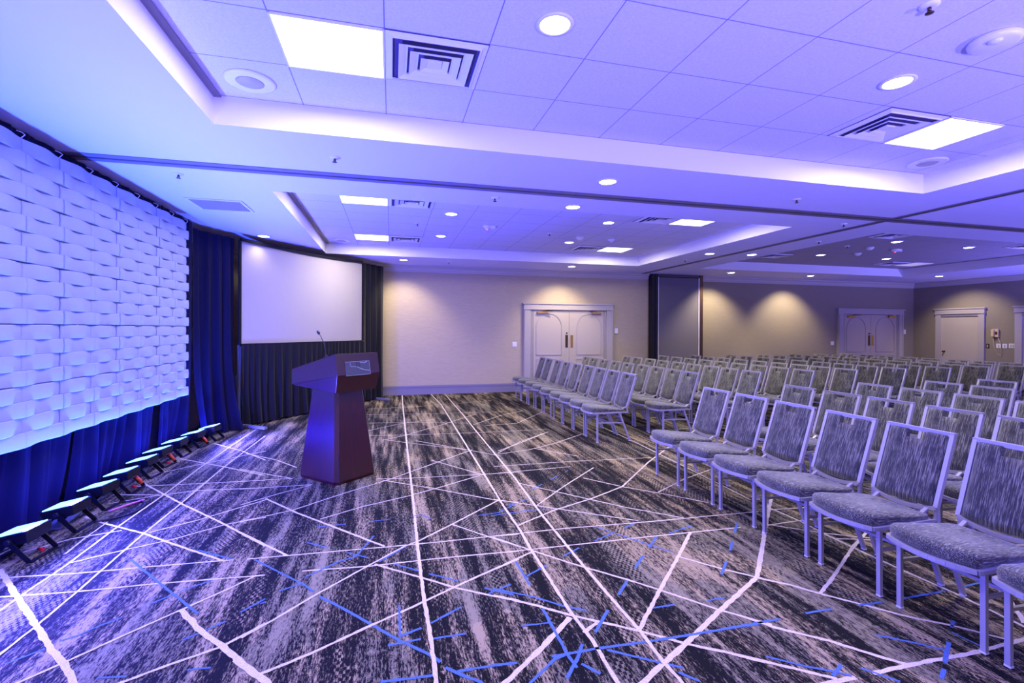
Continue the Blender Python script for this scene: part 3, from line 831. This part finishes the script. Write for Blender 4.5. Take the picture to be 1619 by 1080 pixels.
for k, (x, y, w, d, l) in enumerate([(-2.68, 4.62, .34, .44, 'flat steel drape base plate on the carpet behind the nearest stage lights')]):
    o = MB().box(-w/2, -d/2, .0, w/2, d/2, .012).build('drape_base_plate', M['steel'], None, (x, y, .003), .15); tag(o, l, 'base plate')
# ------------------------------------------------------------------ wave wall
PX = -2.60; z_lo, ph_ = .69, .4500; y_lo, pw = 3.39, .4075
def wave_panel(seed):
    m = MB(); NU, rows = 20, 4; sh = ph_/rows; gap = .003
    A = .015
    def d(u, i): return A*math.cos(2*PI*(u + .5*i))
    for i in range(rows):
        z0 = i*sh + (gap if i == 0 else 0); z1 = (i+1)*sh - (gap if i == rows-1 else 0)
        prev = None
        for k in range(NU+1):
            u = k/NU; y = gap + (pw-2*gap)*u
            e = d(u, i)
            zb = [z0, z0+sh*.06, (z0+z1)/2, z1-sh*.06, z1]; xb = [e+.022-.002, e+.022, e+.022+.003, e+.022, e+.022-.002]
            cur = [m.bm.verts.new((xb[q], y, zb[q])) for q in range(5)] + [m.bm.verts.new((-.02, y, z1)), m.bm.verts.new((-.02, y, z0))]
            if prev:
                for q in range(7):
                    f = m.bm.faces.new((prev[q], cur[q], cur[(q+1) % 7], prev[(q+1) % 7])); f.smooth = q < 4
            else: m.bm.faces.new(cur[::-1])
            prev = cur
        m.bm.faces.new(prev)
    return m
wp = wave_panel(0).build('wave_panel', M['panel'], recalc=True)
rown = ['bottom', 'second lowest', 'middle', 'second highest', 'top']
n = 0
for cidx in range(9):
    for ridx in range(5):
        o = wp if n == 0 else wp.copy()
        if n: COL.objects.link(o)
        jx = random.uniform(-.002, .002)
        o.location = (PX+jx, y_lo + cidx*pw + (.006 if cidx % 2 else 0), z_lo + ridx*ph_)
        far = 9-cidx
        tag(o, 'white rippled wall panel, %s row, %s column from the corner drape' % (rown[ridx], ORD[far]), 'wall panel', 'white rippled panels of the stage backdrop')
        n += 1
# hooks along the top
for k in range(8):
    y = 4.2+k*.4075-.0
    m = MB(); m.tube([(-.008, 0, 0), (.004, .008, .02), (.008, .024, .04), (-.01, .02, .055), (-.03, 0, .06)], .0032, 6)
    o = m.build('panel_hook', M['white_plastic'], None, (PX+.01, y, z_lo+5*ph_-.012)); tag(o, 'thin white wire hook holding the rippled panels, %s from the corner drape' % ORD[8-k], 'hook', 'wire hooks above the rippled panels')
m = MB(); m.box(-.03, y_lo, 0, -.012, y_lo+9*pw, .06)
o = m.build('panel_hanging_rail', M['black_metal'], None, (PX-.02, 0, z_lo+5*ph_-.07)); tag(o, 'dark rail behind the top edge of the rippled backdrop', 'rail')

# ------------------------------------------------------------------ stage uplights
def make_par():
    root = thing('stage_uplight', 'flat black LED uplight', 'stage light')
    m = MB(); m.hexa([(-.10, -.095, .105), (.10, -.095, .105), (.10, .095, .105), (-.10, .095, .105), (-.115, -.105, .185), (.115, -.105, .185), (.115, .105, .185), (-.115, .105, .185)])
    b = m.build('housing', M['black_metal'], root, bevel=.006)
    m = MB(); m.box(-.10, -.09, .184, .10, .09, .192); m.build('lens_face', M['led_face'], b)
    m = MB(); m.tube([(0, -.125, .14), (0, -.10, .14)], .018, 10); m.tube([(0, .10, .14), (0, .125, .14)], .018, 10); m.build('yoke_knob', M['black_rubber'], b)
    b.rotation_euler = (0, -.22, 0); b.location = (.145*math.sin(.22), 0, .145-.145*math.cos(.22))
    for s in (1, -1):
        m = MB()
        for y in (-.112, .112): m.bar((0, y, .145), (s*.13, y, .006), .035, .005, side=(0, 0, 1) if 0 else (1, 0, 0))
        m.bar((s*.13, -.114, .0035), (s*.13, .114, .0035), .035, .005, side=(1, 0, 0))
        m.build('yoke_bracket', M['black_metal'], root)
    return root
par = make_par()
PARS = [(-2.44, 3.97), (-2.45, 4.45), (-2.48, 4.92), (-2.50, 5.34), (-2.53, 5.80), (-2.56, 6.21), (-2.56, 6.65), (-2.52, 7.10), (-2.45, 7.48)]
PARO = [par] + [dup(par, (0, 0, 0)) for _ in PARS[1:]]
for k, (x, y) in enumerate(PARS):
    l = 'black LED stage uplight on the floor, %s counting from the camera along the drapes' % ORD[k+1]
    o = PARO[k]
    o.location = (x, y, .002); o.rotation_euler = (0, 0, -.12 + .05*math.sin(k*2.3)); o['label'] = l; o['group'] = 'LED uplights along the stage drapes'
    if k in (3, 5, 7):
        m = MB(); m.box(.101, -.02, .125, .1035, .055, .165); m.build('warning_sticker', M['pink'], o)
        m = MB(); m.tube([(.07, .09, .10), (.10, .10, .06), (.11, .11, .03)], .016, 8); m.build('power_plug', M['orange'], o)
    if k in (0, 3, 5):
        m = MB(); m.tube([(.05, .06, .02), (.09, .05, .02)], [.01, .014], 8); m.build('red_tie', M['red'], o)
def cable(name, pts, mat, lab, r=.006):
    # smooth with a Catmull-Rom pass
    P = [Vector(p) for p in pts]; out = []
    for i in range(len(P)-1):
        a, b, c_, d = P[max(i-1, 0)], P[i], P[i+1], P[min(i+2, len(P)-1)]
        for k in range(6):
            t = k/6; out.append(.5*((2*b) + (c_-a)*t + (2*a-5*b+4*c_-d)*t*t + (3*b-a-3*c_+d)*t**3))
    out.append(P[-1])
    o = MB().tube(out, r, 7, 0).build(name, mat); tag(o, lab, 'cable')
cable('power_cable', [(-2.5, 3.3, .01), (-2.66, 3.8, .01), (-2.6, 4.2, .01), (-2.68, 4.7, .022), (-2.6, 5.15, .01), (-2.68, 5.6, .01), (-2.66, 6.0, .01), (-2.72, 6.5, .01), (-2.69, 7.0, .01), (-2.7, 7.5, .01)], M['black_rubber'], 'black power cable linking the uplights along the drapes')
cable('power_cable', [(-2.3, 4.5, .01), (-2.12, 4.62, .01), (-2.10, 4.85, .01), (-2.22, 4.98, .01), (-2.34, 4.95, .01)], M['black_rubber'], 'black cable looping onto the carpet between the second and third uplight')
cable('cable_tie', [(-2.31, 4.73, .012), (-2.24, 4.86, .012), (-2.16, 4.98, .012)], M['pink'], 'short pink cable end on the carpet beside the third uplight', .008)

# ------------------------------------------------------------------ projection screen with dress kit
A = Vector((-2.30, 8.30)); B = Vector((-.60, 10.50)); U = (B-A).normalized(); NRM = Vector((U.y, -U.x)); LEN = (B-A).length
scr = thing('projection_screen', 'large pale fast-fold projection screen angled in the corner, dressed in black drape', 'screen', (A.x, A.y, 0), math.atan2(U.y, U.x))
# local: x along the screen, -y toward the audience
m = MB(); NX = 30; top = [(2.945 - .10*math.sin(PI*i/NX)*0.35) for i in range(NX+1)]
zb = 1.315
grid = []
for i in range(NX+1):
    x = LEN*i/NX; col = [m.bm.verts.new((x, 0, zb + (top[i]-zb)*j/8)) for j in range(9)]; grid.append(col)
for a, b in zip(grid, grid[1:]):
    for j in range(8): m.bm.faces.new((a[j], b[j], b[j+1], a[j+1])).smooth = True
m.build('screen_surface', M['screen'], scr)
m = MB(); pr = [(LEN*i/NX, -.012, top[i]+.018) for i in range(NX+1)]
for p, q in zip(pr, pr[1:]): m.bar(p, q, .05, .04, side=(0, 0, 1))
m.bar((0, -.01, zb-.015), (LEN, -.01, zb-.015), .04, .03, side=(0, 0, 1))
m.bar((-.015, -.01, zb), (-.015, -.01, 2.95), .035, .03, side=(1, 0, 0)); m.bar((LEN+.015, -.01, zb), (LEN+.015, -.01, 2.95), .035, .03, side=(1, 0, 0))
m.build('screen_frame', M['drape'], scr)
drape_mesh([(-.0, -.03), (LEN+.02, -.03)], .03, 1.30, .13, .025, .02, (0, -1), seed=5).build('skirt', M['drape'], scr, recalc=False)
drape_mesh([(LEN+.03, -.02), (LEN+.70, -.02)], .03, 2.955, .15, .035, .0, (0, -1), seed=6).build('side_drape', M['drape'], scr, recalc=False)
for x in (.02, LEN+.45):
    m = MB(); m.bar((x, .45, .03), (x, -.55 if x < 1 else -.38, .03), .05, .04, side=(1, 0, 0)); m.bar((x, .05, .03), (x, .05, 1.3), .04, .04, side=(1, 0, 0)); m.bar((x, .4, .04), (x, .05, .9), .03, .03, side=(1, 0, 0))
    m.build('support_leg', M['steel'], scr)

# ------------------------------------------------------------------ lectern
LC = Vector((-.555, 5.36))
lec = thing('lectern', 'dark mahogany lectern with tapered pedestal and slanted desk, standing alone on the carpet', 'lectern', (LC.x, LC.y, 0))
f1 = Vector((.745, .667)); s1 = Vector((-.70, .714))     # along the front face / along the side face
def P2(a, b): return f1*a + s1*b
# base outline, front corner is M
Mx = Vector((-.52-LC.x, 4.985-LC.y))
def quadpts(o, wf, ws): return [o, o+f1*wf, o+f1*wf+s1*ws, o+s1*ws]
def chamfer(q, cc):
    out = []
    for i in range(4):
        p = q[i]; a = q[i-1]; b = q[(i+1) % 4]
        out.append(p+(a-p).normalized()*cc); out.append(p+(b-p).normalized()*cc)
    return out
b0 = chamfer(quadpts(Mx, .50, .61), .035); 
t_o = Vector((-.535-LC.x, 5.10-LC.y)); b1 = chamfer(quadpts(t_o, .34, .40), .03)
m = MB(); va = [m.bm.verts.new((p.x, p.y, .03)) for p in b0]; vb = [m.bm.verts.new((p.x, p.y, .96)) for p in b1]
vz = [m.bm.verts.new((p.x*.97, p.y*.97, .0)) for p in b0]
for A_, B_ in ((vz, va), (va, vb)):
    for k in range(8): m.bm.faces.new((A_[k], A_[(k+1) % 8], B_[(k+1) % 8], B_[k]))
m.bm.faces.new(vz[::-1]); m.bm.faces.new(vb); m.build('pedestal', M['wood'], lec)
ho = Vector((-.535-LC.x, 4.97-LC.y)) - f1*.0
W_, S_ = .53, .69
def H(a, b, z): p = ho+f1*a+s1*b; return (p.x, p.y, z)
# head: a = along front face, b = depth toward the speaker
rings = []
def headring(ins, dz_front, dz_back, extra=0):
    return [H(ins, ins+extra, dz_front), H(W_-ins, ins+extra, dz_front), H(W_-ins, S_-ins, dz_back), H(ins, S_-ins, dz_back)]
m = MB()
R0 = [m.bm.verts.new(p) for p in headring(.015, .925, .965, -.01)]
R1 = [m.bm.verts.new(p) for p in [H(0, -.035, 1.10), H(W_, -.035, 1.10), H(W_, S_, .985), H(0, S_, .985)]]
R2 = [m.bm.verts.new(p) for p in [H(0, 0, 1.315), H(W_, 0, 1.315), H(W_, S_, 1.135), H(0, S_, 1.135)]]
for A_, B_ in ((R0, R1), (R1, R2)):
    for k in range(4): m.bm.faces.new((A_[k], A_[(k+1) % 4], B_[(k+1) % 4], B_[k]))
m.bm.faces.new(R0[::-1]); m.bm.faces.new(R2)
hd = m.build('desk_head', M['wood'], lec, bevel=.004)
# plaque on the front face
def Fp(a, t, off=.004):   # a across the face, t 0..1 up between z 1.10 and 1.315
    p0 = Vector(H(a, -.035, 1.10)); p1 = Vector(H(a, 0, 1.315)); v = p0.lerp(p1, t); nn = Vector((f1.y, -f1.x, .15)).normalized(); return v + nn*off
m = MB(); q = [Fp(.10, .0-.04), Fp(.40, .0-.04), Fp(.40, .60), Fp(.10, .60)]; qb = [v - Vector((f1.y, -f1.x, 0))*.006 for v in q]
m.hexa([qb[0], qb[1], qb[2], qb[3], q[0], q[1], q[2], q[3]]); plq = m.build('plaque', M['pewter'], lec)
tag(plq, 'pewter plaque with raised landscape relief')
m = MB()
def strip(pts, w, off, mi=0):
    vs = [Fp(a, t, off) for a, t in pts]
    for p, q_ in zip(vs, vs[1:]): m.bar(p, q_, w, .002, side=(0, 0, 1))
strip([(.10, .60), (.40, .60)], .004, .006); strip([(.40, .60), (.40, -.04)], .004, .006); strip([(.10, -.04), (.40, -.04)], .004, .006)
strip([(.16, .55), (.165, .38), (.22, .36), (.26, .33)], .004, .006); strip([(.25, .34), (.28, .26), (.33, .18), (.39, .14)], .007, .006); strip([(.28, .54), (.34, .52), (.37, .58)], .008, .006)
m.build('plaque_relief', M['pewter_light'], plq)
m = MB(); q = [Fp(.235, .36, .005), Fp(.275, .36, .005), Fp(.275, .58, .005), Fp(.235, .58, .005)]; qb = [v + Vector((f1.y, -f1.x, 0))*.003 for v in q]; m.hexa([*q, *qb]); m.build('plaque_emblem', M['pewter_dark'], plq)
m = MB(); m.bar(Fp(.244, .40, .0085), Fp(.244, .54, .0085), .004, .001); m.bar(Fp(.266, .40, .0085), Fp(.266, .54, .0085), .004, .001); m.bar(Fp(.244, .54, .0085), Fp(.266, .54, .0085), .004, .001); m.bar(Fp(.244, .40, .0085), Fp(.266, .40, .0085), .004, .001); m.bar(Fp(.248, .47, .0085), Fp(.262, .47, .0085), .004, .001)
m.build('emblem_mark', M['pewter_light'], plq)
# gooseneck microphone standing in the desk
mic = thing('gooseneck_microphone', 'thin black gooseneck microphone rising from the lectern desk', 'microphone', (0, 0, 0))
bx = Vector(H(.02, .16, 1.272)) + Vector((LC.x, LC.y, 0))
tip = Vector((-.735, 5.35, 1.512))
m = MB(); m.lathe([(.028, 0), (.028, .008), (.012, .014), (.008, .03)], n=16); m.build('mic_base', M['black_metal'], mic, tuple(bx + Vector((0, 0, .0))))
mid = bx.lerp(tip, .5) + Vector((.012, 0, .03))
m = MB(); m.tube([bx + Vector((0, 0, .015)), bx.lerp(mid, .5)+Vector((.003, 0, .01)), mid, mid.lerp(tip, .6)+Vector((0, 0, .006)), tip], .0042, 8); m.build('gooseneck', M['black_metal'], mic)
m = MB(); d_ = (tip-mid).normalized(); m.tube([tip - d_*.005, tip, tip+d_*.02, tip+d_*.045, tip+d_*.052], [.006, .012, .015, .012, .004], 12); m.build('mic_capsule', M['black_rubber'], mic)
cable('microphone_cable', [(LC.x+.105-.13, LC.y-.26+.05, .93), (LC.x+.09-.08, LC.y-.30+.06, .7), (LC.x+.10-.06, LC.y-.33+.05, .45), (LC.x+.10-.05, LC.y-.345, .2), (LC.x+.06, LC.y-.37, .01)], M['black_rubber'], 'thin cable hanging down the front of the lectern pedestal', .003)

# ------------------------------------------------------------------ banquet chairs
def make_chair():
    root = thing('banquet_chair', 'banquet chair', 'chair')
    hw = .205
    # seat cushion: bowed front, rounded sides
    out = []
    for i in range(13):
        t = -1 + 2*i/12; out.append((-.305 - .055*(1-t*t), t*hw))
    out += [(-.29, hw+.003), (.13, hw-.005), (.165, hw-.03), (.165, -hw+.03), (.13, -hw+.005), (-.29, -hw-.003)]
    m = MB(); levels = [(.985, .418), (1.0, .428), (1.01, .448), (1.0, .468), (.965, .482), (.85, .490), (.5, .496)]
    cx = -.08; rings = []
    for s, z in levels:
        rings.append([m.bm.verts.new((cx+(x-cx)*s, y*s, z if z < .43 else .43+(z-.43)*(1-.55*max(0, min(1, (x+.25)/.4))**1.3)-.012*(x > .1))) for x, y in out])
    n = len(out)
    for a, b in zip(rings, rings[1:]):
        for k in range(n): m.bm.faces.new((a[k], a[(k+1) % n], b[(k+1) % n], b[k])).smooth = True
    m.bm.faces.new(rings[0][::-1]); m.bm.faces.new(rings[-1]).smooth = True
    m.build('seat', M['fab_seat'], root)
    # seat frame
    m = MB(); fr = [(x*1.0-(.008 if x < -.29 else 0), y*1.02) for x, y in out]
    for k in range(n):
        p, q = fr[k], fr[(k+1) % n]
        m.bar((p[0], p[1], .407), (q[0], q[1], .407), .022, .022, side=(0, 0, 1))
    m.box(-.29, -.012, .398, .16, .012, .414); m.build('seat_frame', M['frame'], root)
    # legs
    for y in (-.196, .196):
        m = MB(); m.bar((-.24, y, .008), (-.245, y, .405), .024, .022); 
        lg = m.build('leg', M['frame'], root, bevel=.002); MB().box(-.252, y-.013, 0, -.228, y+.013, .009).build('glide', M['glide'], lg)
    for y in (-.195, .195):
        m = MB(); m.bar((.25, y, .008), (.09, y, .40), .024, .022)
        lg = m.build('leg', M['frame'], root, bevel=.002); MB().box(.237, y-.013, 0, .263, y+.013, .009).build('glide', M['glide'], lg)
    m = MB()
    for y in (-.205, .205): m.bar((-.235, y*.95, .27), (.15, y*.95, .26), .016, .016)
    m.bar((-.05, -.2, .265), (-.05, .2, .265), .016, .016, side=(0, 0, 1)); m.bar((.12, -.195, .33), (.12, .195, .33), .014, .014, side=(0, 0, 1)); m.bar((-.235, -.2, .375), (-.235, .2, .375), .012, .012, side=(0, 0, 1))
    m.build('stretcher', M['frame'], root)
    # back
    z0, z1, xb, xt = .478, .918, .208, .350
    def BP(y, s, off=0):        # s 0..1 up the back, off = forward
        x = xb+(xt-xb)*s; z = z0+(z1-z0)*s; nx, nz = -(z1-z0), (xt-xb); L = math.hypot(nx, nz)
        return (x+nx/L*off, y, z+nz/L*off)
    bw = .194
    m = MB(); m.bar(BP(-bw, -.0), BP(-bw, 1), .024, .026, side=(0, 1, 0)); m.bar(BP(bw, -.0), BP(bw, 1), .024, .026, side=(0, 1, 0))
    m.bar(BP(-bw-.012, 1), BP(bw+.012, 1), .026, .026, side=(0, 0, 1))
    cv = [(-bw-.0 + 2*bw*i/10) for i in range(11)]
    for a, b in zip(cv, cv[1:]):
        fa, fb = -.075*(1-(a/bw)**2), -.075*(1-(b/bw)**2); m.bar(BP(a, fa), BP(b, fb), .024, .026, side=(0, 0, 1))
    m.build('back_frame', M['frame'], root)
    for y in (-.15, .15):
        m = MB(); m.bar((.10, y, .405), BP(y, -.02), .022, .012, side=(0, 1, 0)); m.build('back_bracket', M['frame'], root)
    for y in (-.19, .19):
        m = MB(); m.bar((.213, y, .392), (.213, y, .49), .018, .014, side=(0, 1, 0)); m.bar((.15, y, .400), (.213, y, .400), .014, .016); m.build('back_bracket', M['frame'], root)
    # upholstered pad with handhold notch under the top rail
    yl = bw-.014; m = MB()
    nyc = [-yl, -yl*.85, -.10, -.066, -.058, -.02, .02, .058, .066, .10, yl*.85, yl]
    def bottom(y): return -.06*(1-(y/bw)**2)+.03
    def topv(y): 
        ay = abs(y)
        return .865 if ay <= .0525 else (.90 if ay < .067 and ay > .06 and 0 else .975)
    sl = [0, .08, .25, .5, .72, .858, .93, .975]
    def fwd(y, s): 
        e = min((yl-abs(y))/.03, (s+.02)/.08, (1.0-s)/.06, 1); return .006 + .016*max(0, min(1, e))**.5
    vs = {}
    def V(i, j, side):
        k = (i, j, side)
        if k not in vs:
            y = nyc[i]; s = sl[j]; s = bottom(y) + (s)*(0.975-bottom(y))/.975
            if abs(y) == .066 and j >= 6: y = y
            vs[k] = m.bm.verts.new(BP(y, s, fwd(y, s) if side else -.012))
        return vs[k]
    def open_(i, j): return 4 <= i <= 6 and j >= 5 or (i in (3, 7) and j >= 6 and 0)
    for i in range(len(nyc)-1):
        for j in range(len(sl)-1):
            if open_(i, j): continue
            m.bm.faces.new((V(i, j, 1), V(i+1, j, 1), V(i+1, j+1, 1), V(i, j+1, 1))).smooth = True
            m.bm.faces.new((V(i, j, 0), V(i, j+1, 0), V(i+1, j+1, 0), V(i+1, j, 0)))
            for (di, dj, a, b) in ((-1, 0, (i, j), (i, j+1)), (1, 0, (i+1, j), (i+1, j+1)), (0, -1, (i, j), (i+1, j)), (0, 1, (i, j+1), (i+1, j+1))):
                ii, jj = i+di, j+dj
                if ii < 0 or ii >= len(nyc)-1 or jj < 0 or jj >= len(sl)-1 or open_(ii, jj):
                    m.bm.faces.new((V(*a, 0), V(*b, 0), V(*b, 1), V(*a, 1)))
    m.build('backrest', M['fab_back'], root)
    return root
CAM = Vector((0, 0, 1.57)); yaw, pitch, roll, FPX, CYP = .24967, -.00309, .0040, 750.4, 522.52
chair = make_chair(); cu = [False]
def in_view(x, y):     # is any of the chair inside the photograph's field of view
    f = Vector((math.sin(yaw), math.cos(yaw))); r_ = Vector((math.cos(yaw), -math.sin(yaw)))
    for dx, dy in ((-.35, -.2), (-.35, .2), (.4, .2), (.4, -.2)):
        p = Vector((x+dx, y+dy)); d = p.dot(f)
        if d > .1 and -.05 < (809.5 + FPX*p.dot(r_)/d)/1619 < 1.01: return True
    return False
def place(x, y, label, group):
    if not in_view(x, y): return
    rz = random.uniform(-.02, .02)
    if not cu[0]: cu[0] = True; chair.location = (x, y, .0025); chair['label'] = label; chair['group'] = group; return
    dup(chair, (x, y, .0025), rz, label, group)
NEARX = [2.80, 3.88, 4.98, 6.05, 7.0]; NEARY = [4.39, 3.88, 3.37, 2.865, 2.365, 1.865, 1.37]
FARX = [2.775, 3.82, 4.89, 5.88, 6.76, 7.80, 8.77, 9.77, 10.62, 11.52]; FARY = [6.27, 6.75, 7.21, 7.69, 8.22, 8.74, 9.26, 9.79, 10.29]
for i, x in enumerate(NEARX):
    for j, y in enumerate(NEARY):
        rw = 'front row' if i == 0 else '%s row' % ORD[i+1]
        place(x+.24+random.uniform(-.02, .02)*(i > 0), y+random.uniform(-.01, .01), 'grey striped banquet chair, %s of the near block, %s from the cross aisle' % (rw, ORD[j+1]), 'chairs of the near block, %s' % rw)
for i, x in enumerate(FARX):
    for j, y in enumerate(FARY):
        rw = 'front row' if i == 0 else '%s row' % ORD[i+1]
        place(x+.24+random.uniform(-.02, .02)*(i > 0), y+random.uniform(-.015, .015), 'grey striped banquet chair, %s of the far block, %s from the cross aisle' % (rw, ORD[j+1]), 'chairs of the far block, %s' % rw)

# ------------------------------------------------------------------ lights
def lamp(typ, name, loc, energy, col, size=.1, target=None, spot=None, blend=.5, sx=None, sy=None):
    l = bpy.data.lights.new(name, typ); l.energy = energy; l.color = lin(col)[:3] if max(col) > 1 else col
    if typ in ('POINT', 'SPOT'): l.shadow_soft_size = size
    if typ == 'AREA': l.shape = 'RECTANGLE'; l.size = sx; l.size_y = sy
    if spot: l.spot_size = spot; l.spot_blend = blend
    o = bpy.data.objects.new(name, l); COL.objects.link(o); o.location = loc
    d = Vector(target)-Vector(loc) if target is not None else Vector((0, 0, -1))
    o.rotation_euler = d.to_track_quat('-Z', 'Y').to_euler()
    return o
BLUE = (.035, .09, 1.0); VIOL = (.26, .22, 1.0)
for k, (x, y) in enumerate(PARS + [(-2.45, 3.45), (-2.45, 2.95), (-2.45, 2.45)]):
    lamp('SPOT', 'uplight_beam', (x+.01, y, .24), 115, BLUE, .05, (x+.55, y, 2.6), math.radians(112), 1)
    if not 4.8 < y < 6.8: lamp('SPOT', 'uplight_spill', (x+.06, y, .27), 190 if y > 3.5 else 110, (.09, .085, 1.0), .09, (x+2, y, .75), math.radians(165), .5)
    lamp('POINT', 'uplight_glow', (x, y, .27), 9, (.01, .015, 1.0), .08)
# added blue-violet fill spots, out of view, to brighten the ceiling
for x, y in ((1.5, -1.6), (5.5, -1.6), (9.5, -1.2), (13.5, 0), (15.4, 4.0)):
    lamp('SPOT', 'room_uplight', (x, y, .9), 1050, (.185, .165, 1.0), .1, (x, y+.5, 3.0), math.radians(152), .6)
for x, y, l in PL:
    lamp('AREA', 'panel_lamp', (x, y, ZT-.03), 26, (1, .93, .84), sx=.56, sy=.5)
for x, y, l in TD:
    lamp('SPOT', 'downlight_lamp', (x, y, ZT-.03), 50, (1, .86, .68), .06, None, math.radians(120), .8)
for x, y, l in LD[:6]:
    lamp('SPOT', 'downlight_lamp', (x, y, ZC-.03), 7 if x < -1 else 50, (1, .86, .68), .06, None, math.radians(120), .8)
for k, (x, y, l) in enumerate(LD[6:]):
    lamp('SPOT', 'wall_washer_lamp', (x, y, ZC-.04), (60, 70, 130, 130)[k], (1, .84, .60), .05, (x, y+.75, 1.4), math.radians(100), .7)
lamp('SPOT', 'wall_washer_lamp', (14.9, 9.9, ZC-.04), 60, (1, .86, .70), .05, (15.9, 9.9, 1.3), math.radians(100), .7)
w = bpy.data.worlds.new('world'); scn.world = w; w.use_nodes = True
w.node_tree.nodes['Background'].inputs[0].default_value = (.70, .60, .72, 1); w.node_tree.nodes['Background'].inputs[1].default_value = .38


# ------------------------------------------------------------------ camera
cam = bpy.data.cameras.new('camera'); co = bpy.data.objects.new('camera', cam); COL.objects.link(co)
cam.sensor_fit = 'HORIZONTAL'; cam.sensor_width = 36; cam.lens = FPX/1619*36; cam.shift_y = (CYP-540)/1619; cam.clip_end = 100
f = Vector((math.sin(yaw)*math.cos(pitch), math.cos(yaw)*math.cos(pitch), math.sin(pitch))); r_ = Vector((math.cos(yaw), -math.sin(yaw), 0)); u = r_.cross(f)
r2 = r_*math.cos(roll)+u*math.sin(roll); u2 = -r_*math.sin(roll)+u*math.cos(roll)
mw = Matrix((r2, u2, -f)).transposed().to_4x4(); mw.translation = CAM
co.matrix_world = mw
scn.camera = co
scn.view_settings.view_transform = 'Standard'
scn.view_settings.look = 'None'
scn.view_settings.exposure = 1.0
scn.cycles.max_bounces = 6; scn.cycles.diffuse_bounces = 4; scn.cycles.sample_clamp_indirect = 4
scn.cycles.use_denoising = True
